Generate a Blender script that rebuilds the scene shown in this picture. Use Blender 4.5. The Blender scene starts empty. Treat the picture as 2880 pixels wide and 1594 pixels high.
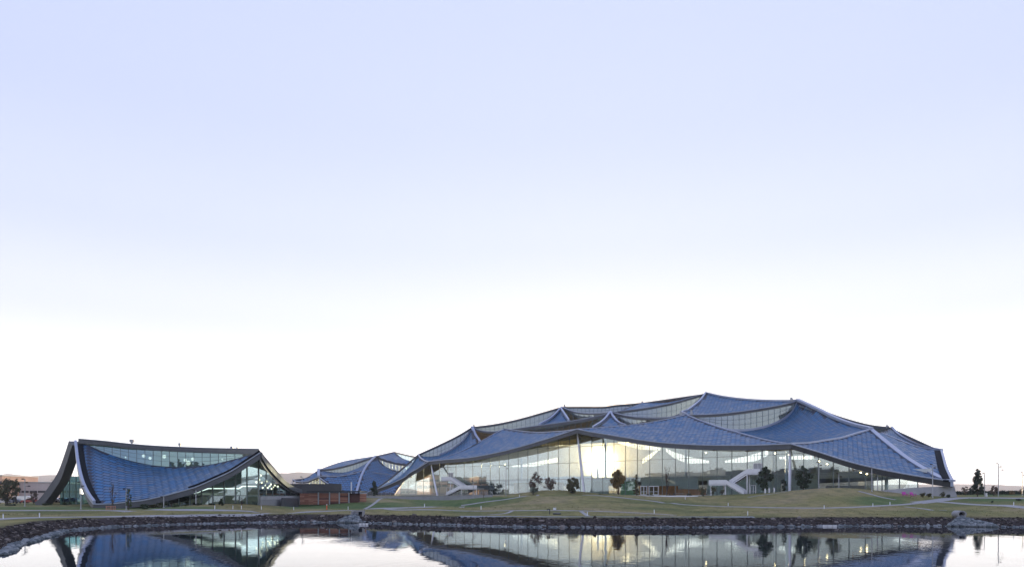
import bpy, math, random
import numpy as np
from mathutils import Vector
from mathutils.bvhtree import BVHTree
random.seed(7); RNG = np.random.default_rng(11)
R = math.radians
# ------------------------------------------------------------------ camera, sky, sun, exposure
sc = bpy.context.scene
COL = sc.collection
CAMZ, FPX, HY = 5.0, 2000.0, 1385.0
cam = bpy.data.cameras.new('camera'); camo = bpy.data.objects.new('camera', cam); COL.objects.link(camo)
camo.location = (0, 0, CAMZ); camo.rotation_euler = (R(90), 0, 0)
cam.sensor_width = 36; cam.lens = 25.0; cam.shift_y = 588 / 2880
cam.clip_start = 0.5; cam.clip_end = 20000
sc.camera = camo
SUN_DIR = Vector((0.125, 1.0, 0.041)).normalized()
SUN_EL = math.asin(SUN_DIR.z); SUN_AZ = math.atan2(SUN_DIR.x, SUN_DIR.y)
world = bpy.data.worlds.new('World'); sc.world = world; world.use_nodes = True
wn, wl = world.node_tree.nodes, world.node_tree.links
wn.clear()
def wnode(t, **k):
    n = wn.new(t)
    for a, b in k.items(): setattr(n, a, b)
    return n
sky = wnode('ShaderNodeTexSky', sky_type='NISHITA', sun_disc=False, sun_elevation=SUN_EL, sun_rotation=SUN_AZ,
            air_density=1.0, dust_density=0.6, ozone_density=1.0, altitude=10)
SKY_STRENGTH = 0.15
tc = wnode('ShaderNodeTexCoord'); nrm = wnode('ShaderNodeVectorMath', operation='NORMALIZE')
wl.new(tc.outputs['Generated'], nrm.inputs[0])
sep = wnode('ShaderNodeSeparateXYZ'); wl.new(nrm.outputs[0], sep.inputs[0])
# thin high veil that whitens the lower sky all the way round
ramp = wnode('ShaderNodeValToRGB'); wl.new(sep.outputs['Z'], ramp.inputs[0])
cr = ramp.color_ramp; cr.interpolation = 'EASE'
VEIL = [(0.0, (10.5, 10.3, 10.2)), (0.06, (8.0, 8.05, 8.3)), (0.14, (5.5, 5.6, 5.9)), (0.23, (4.2, 4.45, 5.15)), (0.33, (3.5, 3.86, 5.2)), (0.46, (3.12, 3.52, 5.25)),
        (0.60, (3.08, 3.48, 5.25)), (1.0, (3.08, 3.48, 5.3))]
while len(cr.elements) < len(VEIL): cr.elements.new(0.5)
for e, (p, c) in zip(cr.elements, VEIL): e.position = p; e.color = (c[0] / 16, c[1] / 16, c[2] / 16, 1)
vs = wnode('ShaderNodeVectorMath', operation='SCALE'); vs.inputs['Scale'].default_value = 16.0
wl.new(ramp.outputs[0], vs.inputs[0])
mixv = wnode('ShaderNodeMix', data_type='RGBA'); mixv.inputs['Factor'].default_value = 0.93
wl.new(sky.outputs[0], mixv.inputs[6]); wl.new(vs.outputs[0], mixv.inputs[7])
# the sun's own bright aureole
dot = wnode('ShaderNodeVectorMath', operation='DOT_PRODUCT'); dot.inputs[1].default_value = SUN_DIR
wl.new(nrm.outputs[0], dot.inputs[0])
ac = wnode('ShaderNodeMath', operation='ARCCOSINE', use_clamp=False); wl.new(dot.outputs['Value'], ac.inputs[0])
def lobe(width, gain):
    d = wnode('ShaderNodeMath', operation='DIVIDE'); wl.new(ac.outputs[0], d.inputs[0]); d.inputs[1].default_value = R(width)
    p = wnode('ShaderNodeMath', operation='POWER'); wl.new(d.outputs[0], p.inputs[0]); p.inputs[1].default_value = 1.6
    n = wnode('ShaderNodeMath', operation='MULTIPLY'); wl.new(p.outputs[0], n.inputs[0]); n.inputs[1].default_value = -1
    e = wnode('ShaderNodeMath', operation='EXPONENT'); wl.new(n.outputs[0], e.inputs[0])
    g = wnode('ShaderNodeMath', operation='MULTIPLY'); wl.new(e.outputs[0], g.inputs[0]); g.inputs[1].default_value = gain
    return g
def warm(l, c):
    v = wnode('ShaderNodeVectorMath', operation='SCALE'); v.inputs[0].default_value = c; wl.new(l.outputs[0], v.inputs['Scale']); return v
a1 = warm(lobe(0.62, 1900), (1, .90, .70)); a2 = warm(lobe(2.2, 150), (1, .62, .20))
a3 = warm(lobe(34, .8), (1, .95, .86))
add0 = wnode('ShaderNodeVectorMath', operation='ADD'); wl.new(a1.outputs[0], add0.inputs[0]); wl.new(a2.outputs[0], add0.inputs[1])
add1 = wnode('ShaderNodeVectorMath', operation='ADD'); wl.new(add0.outputs[0], add1.inputs[0]); wl.new(a3.outputs[0], add1.inputs[1])
add2 = wnode('ShaderNodeVectorMath', operation='ADD'); wl.new(mixv.outputs[2], add2.inputs[0]); wl.new(add1.outputs[0], add2.inputs[1])
bg = wnode('ShaderNodeBackground'); bg.inputs['Strength'].default_value = SKY_STRENGTH
wl.new(add2.outputs[0], bg.inputs[0])
wout = wnode('ShaderNodeOutputWorld'); wl.new(bg.outputs[0], wout.inputs[0])
sl = bpy.data.lights.new('sun', 'SUN'); sl.energy = 5.0; sl.angle = R(0.5); sl.color = (1, .74, .46)
so = bpy.data.objects.new('sun', sl); COL.objects.link(so); so.location = (40, 300, 120)
so.rotation_euler = (-SUN_DIR).to_track_quat('-Z', 'Y').to_euler()
vset = sc.view_settings; vset.view_transform = 'Standard'; vset.look = 'None'; vset.exposure = 0.5; vset.gamma = 1.0
vset.use_curve_mapping = False
sc.cycles.max_bounces = 8; sc.cycles.transparent_max_bounces = 16; sc.cycles.diffuse_bounces = 3
sc.cycles.glossy_bounces = 5; sc.cycles.caustics_reflective = False; sc.cycles.caustics_refractive = False
sc.cycles.sample_clamp_indirect = 6.0; sc.cycles.use_denoising = True
# ------------------------------------------------------------------ helpers
def P(px, py, Y):
    return np.array([(px - 1440.0) / FPX * Y, Y, CAMZ + (HY - py) / FPX * Y])
def zof(py, Y): return CAMZ + (HY - py) / FPX * Y
def xof(px, Y): return (px - 1440.0) / FPX * Y
def spl(pts, n):
    """smooth curve through 3D points, n samples evenly along its length"""
    p = np.asarray(pts, float)
    if len(p) == 2:
        t = np.linspace(0, 1, n)[:, None]; return p[0] * (1 - t) + p[1] * t
    e = np.vstack([2 * p[0] - p[1], p, 2 * p[-1] - p[-2]])
    out = []
    for i in range(1, len(e) - 2):
        p0, p1, p2, p3 = e[i - 1], e[i], e[i + 1], e[i + 2]
        t0 = 0; t1 = np.linalg.norm(p1 - p0) ** .5 + 1e-6; t2 = t1 + np.linalg.norm(p2 - p1) ** .5 + 1e-6; t3 = t2 + np.linalg.norm(p3 - p2) ** .5 + 1e-6
        t = np.linspace(t1, t2, 14, endpoint=False)[:, None]
        A1 = (t1 - t) / (t1 - t0) * p0 + (t - t0) / (t1 - t0) * p1
        A2 = (t2 - t) / (t2 - t1) * p1 + (t - t1) / (t2 - t1) * p2
        A3 = (t3 - t) / (t3 - t2) * p2 + (t - t2) / (t3 - t2) * p3
        B1 = (t2 - t) / (t2 - t0) * A1 + (t - t0) / (t2 - t0) * A2
        B2 = (t3 - t) / (t3 - t1) * A2 + (t - t1) / (t3 - t1) * A3
        out.append((t2 - t) / (t2 - t1) * B1 + (t - t1) / (t2 - t1) * B2)
    q = np.vstack(out + [p[-1:]])
    s = np.concatenate([[0], np.cumsum(np.linalg.norm(np.diff(q, axis=0), axis=1))])
    u = np.linspace(0, s[-1], n)
    return np.stack([np.interp(u, s, q[:, k]) for k in range(3)], 1)
def cv(pts, Ya, Yb=None, n=32):
    """picture outline -> world curve: Y runs from Ya to Yb along px/py length (or per point with 3-tuples)"""
    a = np.array([p[:2] for p in pts], float)
    if Yb is None: Yb = Ya
    s = np.concatenate([[0], np.cumsum(np.linalg.norm(np.diff(a, axis=0), axis=1))]); s /= s[-1]
    # depth varies so that equal steps on the line are equal steps in space (1/Y is linear in the picture)
    Y = 1 / (1 / Ya + (1 / Yb - 1 / Ya) * s)
    for i, p in enumerate(pts):
        if len(p) > 2: Y[i] = p[2]
    return spl([P(a[i, 0], a[i, 1], Y[i]) for i in range(len(a))], n)
def coons(c0, c1, d0, d1, nu, nv):
    def rs(c, n):
        c = np.asarray(c, float)
        if c.ndim == 1: return np.repeat(c[None], n, 0)
        s = np.concatenate([[0], np.cumsum(np.linalg.norm(np.diff(c, axis=0), axis=1))])
        if s[-1] < 1e-9: return np.repeat(c[:1], n, 0)
        u = np.linspace(0, s[-1], n); return np.stack([np.interp(u, s, c[:, k]) for k in range(3)], 1)
    c0, c1, d0, d1 = rs(c0, nu + 1), rs(c1, nu + 1), rs(d0, nv + 1), rs(d1, nv + 1)
    u = np.linspace(0, 1, nu + 1)[None, :, None]; v = np.linspace(0, 1, nv + 1)[:, None, None]
    g = (1 - v) * c0[None] + v * c1[None] + (1 - u) * d0[:, None] + u * d1[:, None]
    g -= (1 - u) * (1 - v) * c0[0] + u * (1 - v) * c0[-1] + (1 - u) * v * c1[0] + u * v * c1[-1]
    return g
class MB:
    def __init__(s): s.v = []; s.f = []; s.n = 0
    def add(s, V, F):
        V = np.asarray(V, float).reshape(-1, 3); s.v.append(V)
        s.f += [tuple(int(i) + s.n for i in f) for f in F]; s.n += len(V)
    def box(s, c, d, rz=0.0):
        x, y, z = d[0] / 2, d[1] / 2, d[2] / 2
        V = np.array([(a * x, b * y, e * z) for e in (-1, 1) for a, b in ((-1, -1), (1, -1), (1, 1), (-1, 1))])
        if rz:
            co, si = math.cos(rz), math.sin(rz)
            V = np.stack([V[:, 0] * co - V[:, 1] * si, V[:, 0] * si + V[:, 1] * co, V[:, 2]], 1)
        s.add(V + np.asarray(c, float), [(3, 2, 1, 0), (4, 5, 6, 7), (0, 1, 5, 4), (1, 2, 6, 5), (2, 3, 7, 6), (3, 0, 4, 7)])
    def beam(s, a, b, w, h, up=(0, 0, 1)):
        a = np.asarray(a, float); b = np.asarray(b, float); t = b - a; L = np.linalg.norm(t)
        if L < 1e-6: return
        t = t / L; up = np.asarray(up, float)
        if abs(t @ up) > .98: up = np.array([0, 1., 0]) if abs(t[1]) < .9 else np.array([1., 0, 0])
        sd = np.cross(t, up); sd /= np.linalg.norm(sd); u2 = np.cross(sd, t)
        V = []
        for p in (a, b):
            for x, y in ((-1, -1), (1, -1), (1, 1), (-1, 1)): V.append(p + sd * x * w / 2 + u2 * y * h / 2)
        s.add(V, [(0, 1, 2, 3), (7, 6, 5, 4), (0, 4, 5, 1), (1, 5, 6, 2), (2, 6, 7, 3), (3, 7, 4, 0)])
    def tube(s, pts, r, k=8, cap=True):
        p = np.asarray(pts, float); r = np.broadcast_to(np.asarray(r, float), (len(p),))
        V = []; F = []
        for i in range(len(p)):
            t = p[min(i + 1, len(p) - 1)] - p[max(i - 1, 0)]; t = t / (np.linalg.norm(t) + 1e-9)
            a = np.cross(t, (0, 1., 0) if abs(t[1]) < .9 else (1., 0, 0)); a /= np.linalg.norm(a); b = np.cross(t, a)
            for j in range(k):
                th = 2 * math.pi * j / k; V.append(p[i] + r[i] * (a * math.cos(th) + b * math.sin(th)))
        for i in range(len(p) - 1):
            for j in range(k):
                F.append((i * k + j, i * k + (j + 1) % k, (i + 1) * k + (j + 1) % k, (i + 1) * k + j))
        if cap: F += [tuple(range(k - 1, -1, -1)), tuple(range((len(p) - 1) * k, len(p) * k))]
        s.add(V, F)
    def ball(s, c, r, nu=8, nv=5, sq=(1, 1, 1)):
        V = []; F = []
        for i in range(nv + 1):
            ph = math.pi * i / nv
            for j in range(nu):
                th = 2 * math.pi * j / nu
                V.append((c[0] + r * sq[0] * math.sin(ph) * math.cos(th), c[1] + r * sq[1] * math.sin(ph) * math.sin(th), c[2] + r * sq[2] * math.cos(ph)))
        for i in range(nv):
            for j in range(nu): F.append((i * nu + j, (i + 1) * nu + j, (i + 1) * nu + (j + 1) % nu, i * nu + (j + 1) % nu))
        s.add(V, F)
    def sweep(s, c, prof, flat=True):
        """profile [(side, up)] carried along curve c; side is horizontal-perpendicular to it"""
        c = np.asarray(c, float); k = len(prof); V = []; F = []
        for i in range(len(c)):
            t = c[min(i + 1, len(c) - 1)] - c[max(i - 1, 0)]; sd = np.array([t[1], -t[0], 0]); sd /= (np.linalg.norm(sd) + 1e-9)
            if flat: up = np.array([0, 0, 1.])
            else:
                t = t / np.linalg.norm(t); up = np.cross(sd, t); up = up if up[2] > 0 else -up
            for a, b in prof: V.append(c[i] + sd * a + up * b)
        for i in range(len(c) - 1):
            for j in range(k): F.append((i * k + j, i * k + (j + 1) % k, (i + 1) * k + (j + 1) % k, (i + 1) * k + j))
        F += [tuple(range(k - 1, -1, -1)), tuple(range((len(c) - 1) * k, len(c) * k))]
        s.add(V, F)
    def make(s, name, mat, parent=None, **k):
        return mk(name, np.vstack(s.v), s.f, mat, parent, **k)
WL = {}
def wloc(o): return WL.get(o.name, np.zeros(3)) if o else np.zeros(3)
def tag(o, label=None, cat=None, group=None, kind=None):
    for a, b in (('label', label), ('category', cat), ('group', group), ('kind', kind)):
        if b: o[a] = b
    return o
def mk(name, V, F, mats, parent=None, mi=None, smooth=False, rnd=None, loc=None):
    V = np.asarray(V, float); me = bpy.data.meshes.new(name)
    if parent is not None: org = wloc(parent)
    elif loc is not None: org = np.asarray(loc, float)
    else: org = np.array([(V[:, 0].min() + V[:, 0].max()) / 2, (V[:, 1].min() + V[:, 1].max()) / 2, V[:, 2].min()])
    me.from_pydata((V - org).tolist(), [], F)
    for m in (mats if isinstance(mats, (list, tuple)) else [mats]): me.materials.append(m)
    if mi is not None: me.polygons.foreach_set('material_index', np.asarray(mi, np.int32))
    if smooth: me.polygons.foreach_set('use_smooth', np.ones(len(me.polygons), bool))
    if rnd is not None:
        at = me.attributes.new('rnd', 'FLOAT', 'FACE'); at.data.foreach_set('value', np.asarray(rnd, np.float32))
    me.update()
    o = bpy.data.objects.new(name, me); COL.objects.link(o)
    if parent is not None: o.parent = parent; WL[o.name] = org.copy()
    else: o.location = org; WL[o.name] = org.copy()
    return o
def thing(name, label, cat, loc, group=None):
    o = bpy.data.objects.new(name, None); COL.objects.link(o); o.location = tuple(float(x) for x in loc); o.empty_display_size = .5
    WL[o.name] = np.asarray(loc, float); return tag(o, label, cat, group)
def copy_thing(src, loc, rz=0.0, label=None, scale=None):
    r = src.copy(); COL.objects.link(r); r.location = tuple(float(x) for x in loc); r.rotation_euler = (0, 0, rz)
    if scale: r.scale = (scale,) * 3 if not isinstance(scale, tuple) else scale
    if label: r['label'] = label
    for ch in list(src.children):
        c = ch.copy(); COL.objects.link(c); c.parent = r
        for g in list(ch.children):
            d = g.copy(); COL.objects.link(d); d.parent = c
    return r
# ------------------------------------------------------------------ materials
def base_mat(name, col, rough=.6, metal=0.0, var=.15, scale=1.0, bump=0.0, spec=.5, detail=4, stretch=None):
    m = bpy.data.materials.new(name); m.use_nodes = True; nt = m.node_tree; b = nt.nodes['Principled BSDF']
    b.inputs['Roughness'].default_value = rough; b.inputs['Metallic'].default_value = metal
    b.inputs['Specular IOR Level'].default_value = spec
    t = nt.nodes.new('ShaderNodeTexCoord'); no = nt.nodes.new('ShaderNodeTexNoise')
    no.inputs['Scale'].default_value = scale; no.inputs['Detail'].default_value = detail
    if stretch:
        mp = nt.nodes.new('ShaderNodeMapping'); mp.inputs['Scale'].default_value = stretch
        nt.links.new(t.outputs['Object'], mp.inputs[0]); nt.links.new(mp.outputs[0], no.inputs['Vector'])
    else: nt.links.new(t.outputs['Object'], no.inputs['Vector'])
    mr = nt.nodes.new('ShaderNodeMapRange'); mr.inputs[1].default_value = .25; mr.inputs[2].default_value = .75
    mr.inputs[3].default_value = 1 - var; mr.inputs[4].default_value = 1 + var; nt.links.new(no.outputs[0], mr.inputs[0])
    mu = nt.nodes.new('ShaderNodeVectorMath'); mu.operation = 'SCALE'; mu.inputs[0].default_value = col
    nt.links.new(mr.outputs[0], mu.inputs['Scale']); nt.links.new(mu.outputs[0], b.inputs['Base Color'])
    if bump:
        bp = nt.nodes.new('ShaderNodeBump'); bp.inputs['Strength'].default_value = 1; bp.inputs['Distance'].default_value = bump
        nt.links.new(no.outputs[0], bp.inputs['Height']); nt.links.new(bp.outputs[0], b.inputs['Normal'])
    return m
def emit_mat(name, col, s):
    m = bpy.data.materials.new(name); m.use_nodes = True; b = m.node_tree.nodes['Principled BSDF']
    b.inputs['Base Color'].default_value = (.8, .8, .8, 1); b.inputs['Emission Color'].default_value = (*col, 1); b.inputs['Emission Strength'].default_value = s
    return m
def tile_mat(name, col, rough=.42, metal=.35):
    m = bpy.data.materials.new(name); m.use_nodes = True; nt = m.node_tree; b = nt.nodes['Principled BSDF']
    at = nt.nodes.new('ShaderNodeAttribute'); at.attribute_name = 'rnd'
    mr = nt.nodes.new('ShaderNodeMapRange'); mr.inputs[3].default_value = .75; mr.inputs[4].default_value = 1.28
    nt.links.new(at.outputs['Fac'], mr.inputs[0])
    mu = nt.nodes.new('ShaderNodeVectorMath'); mu.operation = 'SCALE'; mu.inputs[0].default_value = col
    nt.links.new(mr.outputs[0], mu.inputs['Scale']); nt.links.new(mu.outputs[0], b.inputs['Base Color'])
    m2 = nt.nodes.new('ShaderNodeMapRange'); m2.inputs[3].default_value = rough * .7; m2.inputs[4].default_value = rough * 1.4
    nt.links.new(at.outputs['Fac'], m2.inputs[0]); nt.links.new(m2.outputs[0], b.inputs['Roughness'])
    b.inputs['Metallic'].default_value = metal
    return m
def glass_mat(name, tint, refl=.3, rcol=(.9, .96, .96)):
    m = bpy.data.materials.new(name); m.use_nodes = True; nt = m.node_tree; nt.nodes.clear()
    tr = nt.nodes.new('ShaderNodeBsdfTransparent'); tr.inputs[0].default_value = (*tint, 1)
    gl = nt.nodes.new('ShaderNodeBsdfGlossy'); gl.inputs[0].default_value = (*rcol, 1); gl.inputs['Roughness'].default_value = 0.01
    t = nt.nodes.new('ShaderNodeTexCoord'); no = nt.nodes.new('ShaderNodeTexNoise'); no.inputs['Scale'].default_value = .35
    nt.links.new(t.outputs['Object'], no.inputs['Vector'])
    bp = nt.nodes.new('ShaderNodeBump'); bp.inputs['Distance'].default_value = .004; nt.links.new(no.outputs[0], bp.inputs['Height'])
    nt.links.new(bp.outputs[0], gl.inputs['Normal'])
    lw = nt.nodes.new('ShaderNodeLayerWeight'); lw.inputs['Blend'].default_value = .35
    mr = nt.nodes.new('ShaderNodeMapRange'); mr.inputs[3].default_value = refl; mr.inputs[4].default_value = min(1, refl + .6)
    nt.links.new(lw.outputs['Fresnel'], mr.inputs[0])
    mx = nt.nodes.new('ShaderNodeMixShader'); nt.links.new(mr.outputs[0], mx.inputs[0])
    nt.links.new(tr.outputs[0], mx.inputs[1]); nt.links.new(gl.outputs[0], mx.inputs[2])
    o = nt.nodes.new('ShaderNodeOutputMaterial'); nt.links.new(mx.outputs[0], o.inputs[0]); return m
M = {}
M['tile'] = tile_mat('solar_tile', (.020, .112, .255))
M['tile_far'] = tile_mat('solar_tile_far', (.032, .118, .26))
M['deck'] = base_mat('roof_deck', (.010, .018, .040), .7, 0, .2, .4)
M['fascia'] = base_mat('dark_fascia', (.075, .085, .105), .45, .3, .15, .3)
M['soffit'] = base_mat('wood_soffit', (.55, .35, .15), .5, 0, .25, .5, .01, stretch=(.6, .6, 4))
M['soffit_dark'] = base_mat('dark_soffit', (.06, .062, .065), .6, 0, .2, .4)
M['rib'] = base_mat('pale_rib', (.29, .34, .46), .35, .35, .08, .5)
M['fascia_dark'] = base_mat('shadow_fascia', (.022, .026, .032), .5, .2, .15, .3)  # darker fascia copy, shade of the down-facing eaves put into its colour
M['gap'] = base_mat('black_gutter', (.006, .009, .014), .8, 0, .2, 1, spec=.05)
M['glass'] = glass_mat('facade_glass', (.70, .86, .86), .33, (.80, .95, 1.0))
M['glass_clear'] = glass_mat('clear_facade_glass', (.76, .90, .89), .20, (.80, .95, 1.0))
M['cglass'] = glass_mat('clerestory_glass', (.62, .78, .78), .30, (.85, .96, .98))
M['lglass'] = glass_mat('teal_glass', (.52, .74, .78), .26, (.75, .95, 1.0))
M['uglass'] = glass_mat('high_teal_glass', (.50, .74, .77), .30, (.62, .88, .92))
def part_clear_mat(name, col, fac):
    m = base_mat(name, col, .7, 0, .08, .2); nt = m.node_tree; b = nt.nodes['Principled BSDF']; tr = nt.nodes.new('ShaderNodeBsdfTransparent'); mx = nt.nodes.new('ShaderNodeMixShader')
    mx.inputs[0].default_value = fac; nt.links.new(b.outputs[0], mx.inputs[1]); nt.links.new(tr.outputs[0], mx.inputs[2]); nt.links.new(mx.outputs[0], nt.nodes['Material Output'].inputs[0]); return m
M['glow_wall'] = part_clear_mat('sun_glow_rear_wall', (.56, .61, .57), .12)  # rear wall invented as part see-through so the sun's disc and glow show
M['clear'] = glass_mat('clear_glass', (.95, .97, .96), .04)
M['mullion'] = base_mat('mullion', (.16, .20, .21), .4, .4, .1, 1)
M['white'] = base_mat('white_paint', (.74, .76, .80), .5, 0, .05, .7)
M['column'] = base_mat('column_white', (.66, .68, .75), .35, .1, .05, .6)
M['interior'] = base_mat('interior_white', (.70, .72, .68), .7, 0, .06, .3)
M['slab'] = base_mat('floor_slab', (.55, .55, .50), .6, 0, .08, .3)
M['conc'] = base_mat('concrete', (.30, .31, .33), .8, 0, .14, .5, .01)
M['pathc'] = base_mat('path_concrete', (.27, .275, .285), .8, 0, .12, .8)
M['steel'] = base_mat('galvanised_steel', (.36, .38, .42), .45, .5, .1, 2)
M['dark'] = base_mat('dark_metal', (.03, .032, .036), .5, .3, .2, 2)
M['orange'] = base_mat('orange_panel', (.62, .22, .05), .6, 0, .15, .8)
M['greenp'] = base_mat('green_panel', (.25, .50, .27), .6, 0, .1, .8)
M['lit'] = emit_mat('lamp_glow', (1, .78, .50), 3.0)
M['litw'] = emit_mat('white_lamp_glow', (1, .88, .74), .95)
M['litc'] = emit_mat('ceiling_lamp_glow', (1, .70, .36), 14.0)
M['strip'] = emit_mat('lit_strip', (1, .92, .78), 2.0)
M['clay'] = base_mat('cedar_board', (.27, .115, .075), .7, 0, .25, .6, stretch=(1, 1, 6))
M['clay2'] = base_mat('pale_cedar_board', (.40, .20, .14), .7, 0, .2, .6, stretch=(1, 1, 6))
M['clayd'] = base_mat('dark_red_panel', (.085, .03, .025), .6, 0, .2, .6)
M['peach'] = base_mat('peach_render', (.80, .50, .34), .8, 0, .1, .4)
M['pink'] = base_mat('pale_pink_render', (.50, .44, .44), .8, 0, .08, .3)
M['leafd'] = base_mat('dark_leaves', (.030, .052, .026), .6, 0, .5, 1.4)
M['leafg'] = base_mat('green_leaves', (.055, .085, .03), .6, 0, .4, 1.4)
M['leafo'] = base_mat('olive_leaves', (.085, .085, .035), .6, 0, .4, 1.4)
M['leafr'] = base_mat('russet_leaves', (.135, .095, .065), .6, 0, .35, 1.4)
M['leafy'] = base_mat('golden_leaves', (.19, .13, .04), .6, 0, .35, 1.4)
M['bark'] = base_mat('bark', (.075, .058, .045), .9, 0, .3, 4, .02)
M['rockd'] = base_mat('dark_riprap', (.042, .034, .036), .95, 0, .55, .35, 0)
M['rockl'] = base_mat('pale_riprap', (.17, .19, .205), .9, 0, .35, .9, 0)
M['magenta'] = base_mat('magenta_plastic', (.42, .04, .30), .45, 0, .08, 2)
M['coneo'] = base_mat('safety_orange', (.75, .13, .04), .5, 0, .08, 2)
# ------------------------------------------------------------------ terrain
SHORE = np.array([(-41, 57), (-47, 67), (-53, 81), (-59, 94), (-58.5, 105), (-52, 113.5), (-44, 119), (-35, 121.5), (-25, 118.5), (-16, 113.5), (-7.5, 109),
                  (0, 104.5), (13, 102.5), (33, 103.5), (52, 107), (64, 107), (71, 104.5), (95, 101), (125, 98), (165, 88), (200, 60), (200, 14), (60, 9), (-20, 10), (-38, 30)], float)
def shore_dist(x, y):
    d = np.full(x.shape, 1e9); ins = np.zeros(x.shape, bool); n = len(SHORE)
    for i in range(n):
        a, b = SHORE[i], SHORE[(i + 1) % n]; e = b - a
        t = np.clip(((x - a[0]) * e[0] + (y - a[1]) * e[1]) / (e @ e), 0, 1)
        d = np.minimum(d, np.hypot(x - a[0] - t * e[0], y - a[1] - t * e[1]))
        c = ((a[1] > y) != (b[1] > y)); xi = a[0] + (y - a[1]) * e[0] / (e[1] if abs(e[1]) > 1e-9 else 1e-9)
        ins ^= c & (x < xi)
    return np.where(ins, -d, d)
CP = [(0, 1434, 125), (350, 1433, 125), (560, 1434, 125), (100, 1420, 170), (400, 1428, 143), (700, 1429, 143), (250, 1420, 165), (0, 1415, 220), (150, 1412, 220),
      (800, 1434, 135), (930, 1417, 172), (860, 1418, 172), (1030, 1409, 180), (1075, 1401, 210), (1150, 1405, 222), (1320, 1404, 236),
      (1100, 1433, 135), (1110, 1428, 150), (1300, 1435, 128), (1440, 1434, 128), (1600, 1436, 127), (1800, 1440, 124), (1990, 1447, 118), (2200, 1440, 122),
      (2400, 1432, 128), (2600, 1440, 120), (2760, 1430, 126), (2880, 1426, 130), (1513, 1389, 230), (1600, 1389, 226), (1660, 1391, 218), (1730, 1396, 205), (1850, 1409, 180),
      (1420, 1404, 215), (1369, 1409, 200), (1466, 1396, 224), (1300, 1414, 190), (1550, 1405, 180), (1680, 1412, 168),
      (1920, 1419, 165), (2080, 1426, 150), (2266, 1429, 143), (2484, 1422, 145), (2577, 1414, 150), (2670, 1402, 160), (2700, 1398, 172), (2880, 1400, 175),
      (2810, 1397, 180), (2763, 1419, 140), (2880, 1389, 230), (2103, 1397, 180), (2180, 1386, 185), (2219, 1379, 186), (2291, 1375, 178), (2368, 1374, 172),
      (2415, 1379, 170), (2477, 1397, 158), (2300, 1400, 160), (2180, 1405, 164), (2040, 1395, 192), (1960, 1396, 198), (1850, 1396, 210), (2610, 1399, 160), (2690, 1397, 160), (2500, 1388, 164)]
CPW = [(xof(a, Y), Y, zof(b, Y)) for a, b, Y in CP] + [(28, 262, 4.2), (72, 216, 4.3), (0, 330, 4.2), (60, 330, 4.3), (98, 182, 4.3), (-35, 312, 4.0), (120, 260, 4.3), (-130, 300, 2), (-50, 420, 2.5),
      (200, 300, 4.5), (250, 180, 3.5), (-200, 150, 2), (0, 600, 3), (400, 500, 3), (-400, 500, 2.5), (0, 5, 2), (-70, 20, 2), (260, 20, 2.5), (-150, 60, 2), (0, -80, 3)]
CPW = np.array(CPW)
_A = np.hypot(CPW[:, None, 0] - CPW[None, :, 0], CPW[:, None, 1] - CPW[None, :, 1]); n_ = len(CPW)
_S = np.zeros((n_ + 1, n_ + 1)); _S[:n_, :n_] = -np.sqrt(_A ** 2 + 140.0); _S[:n_, n_] = 1; _S[n_, :n_] = 1
_S[:n_, :n_] -= np.eye(n_) * 1.5
_W = np.linalg.solve(_S, np.concatenate([CPW[:, 2], [0]]))
def smooth(a, b, x): t = np.clip((x - a) / (b - a), 0, 1); return t * t * (3 - 2 * t)
def height(x, y):
    x = np.asarray(x, float); y = np.asarray(y, float); sh = x.shape; xf, yf = x.ravel(), y.ravel(); z = np.empty(xf.shape)
    for i in range(0, len(xf), 20000):
        a, b = xf[i:i + 20000], yf[i:i + 20000]
        z[i:i + 20000] = -np.sqrt((a[:, None] - CPW[None, :, 0]) ** 2 + (b[:, None] - CPW[None, :, 1]) ** 2 + 140.0) @ _W[:n_] + _W[n_]
    rr = np.hypot(xf, yf - 150); z = z * (1 - smooth(420, 700, rr)) + 2.6 * smooth(420, 700, rr); z = np.clip(z, 1.0, 7)
    s = shore_dist(xf, yf); bank = np.where(s < 0, np.maximum(s * .4, -1.3), np.interp(s, [0, 3.4, 4.4, 200], [0, 1.2, 1.35, 1.9]))
    k = smooth(3.6, 17, s)
    return (bank * (1 - k) + z * k).reshape(sh)
def axis(lo, hi, step, far):
    a = list(np.arange(lo, hi + .01, step)); s = step
    while a[-1] < far: s *= 1.25; a.append(a[-1] + s)
    s = step
    while a[0] > -far: s *= 1.25; a.insert(0, a[0] - s)
    return np.array(a)
gx, gy = axis(-150, 190, 1.25, 5600), axis(40, 270, 1.25, 5600)
GX, GY = np.meshgrid(gx, gy); GZ = height(GX, GY)
def hgt(x, y):
    i = int(np.clip(np.searchsorted(gx, x) - 1, 0, len(gx) - 2)); j = int(np.clip(np.searchsorted(gy, y) - 1, 0, len(gy) - 2))
    u = (x - gx[i]) / (gx[i + 1] - gx[i]); v = (y - gy[j]) / (gy[j + 1] - gy[j])
    return float((GZ[j, i] * (1 - u) + GZ[j, i + 1] * u) * (1 - v) + (GZ[j + 1, i] * (1 - u) + GZ[j + 1, i + 1] * u) * v)
def onground(px, py, y0=60, y1=460):
    Y = np.arange(y0, y1, .5); X = (px - 1440) / FPX * Y; zr = CAMZ + (HY - py) / FPX * Y; h = height(X, Y)
    k = np.nonzero(zr <= h)[0]; i = k[0] if len(k) else int(np.argmin(np.abs(zr - h)))
    return np.array([X[i], Y[i], hgt(X[i], Y[i])])
def ground_at(px, Y): x = xof(px, Y); return np.array([x, Y, hgt(x, Y)])
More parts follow.
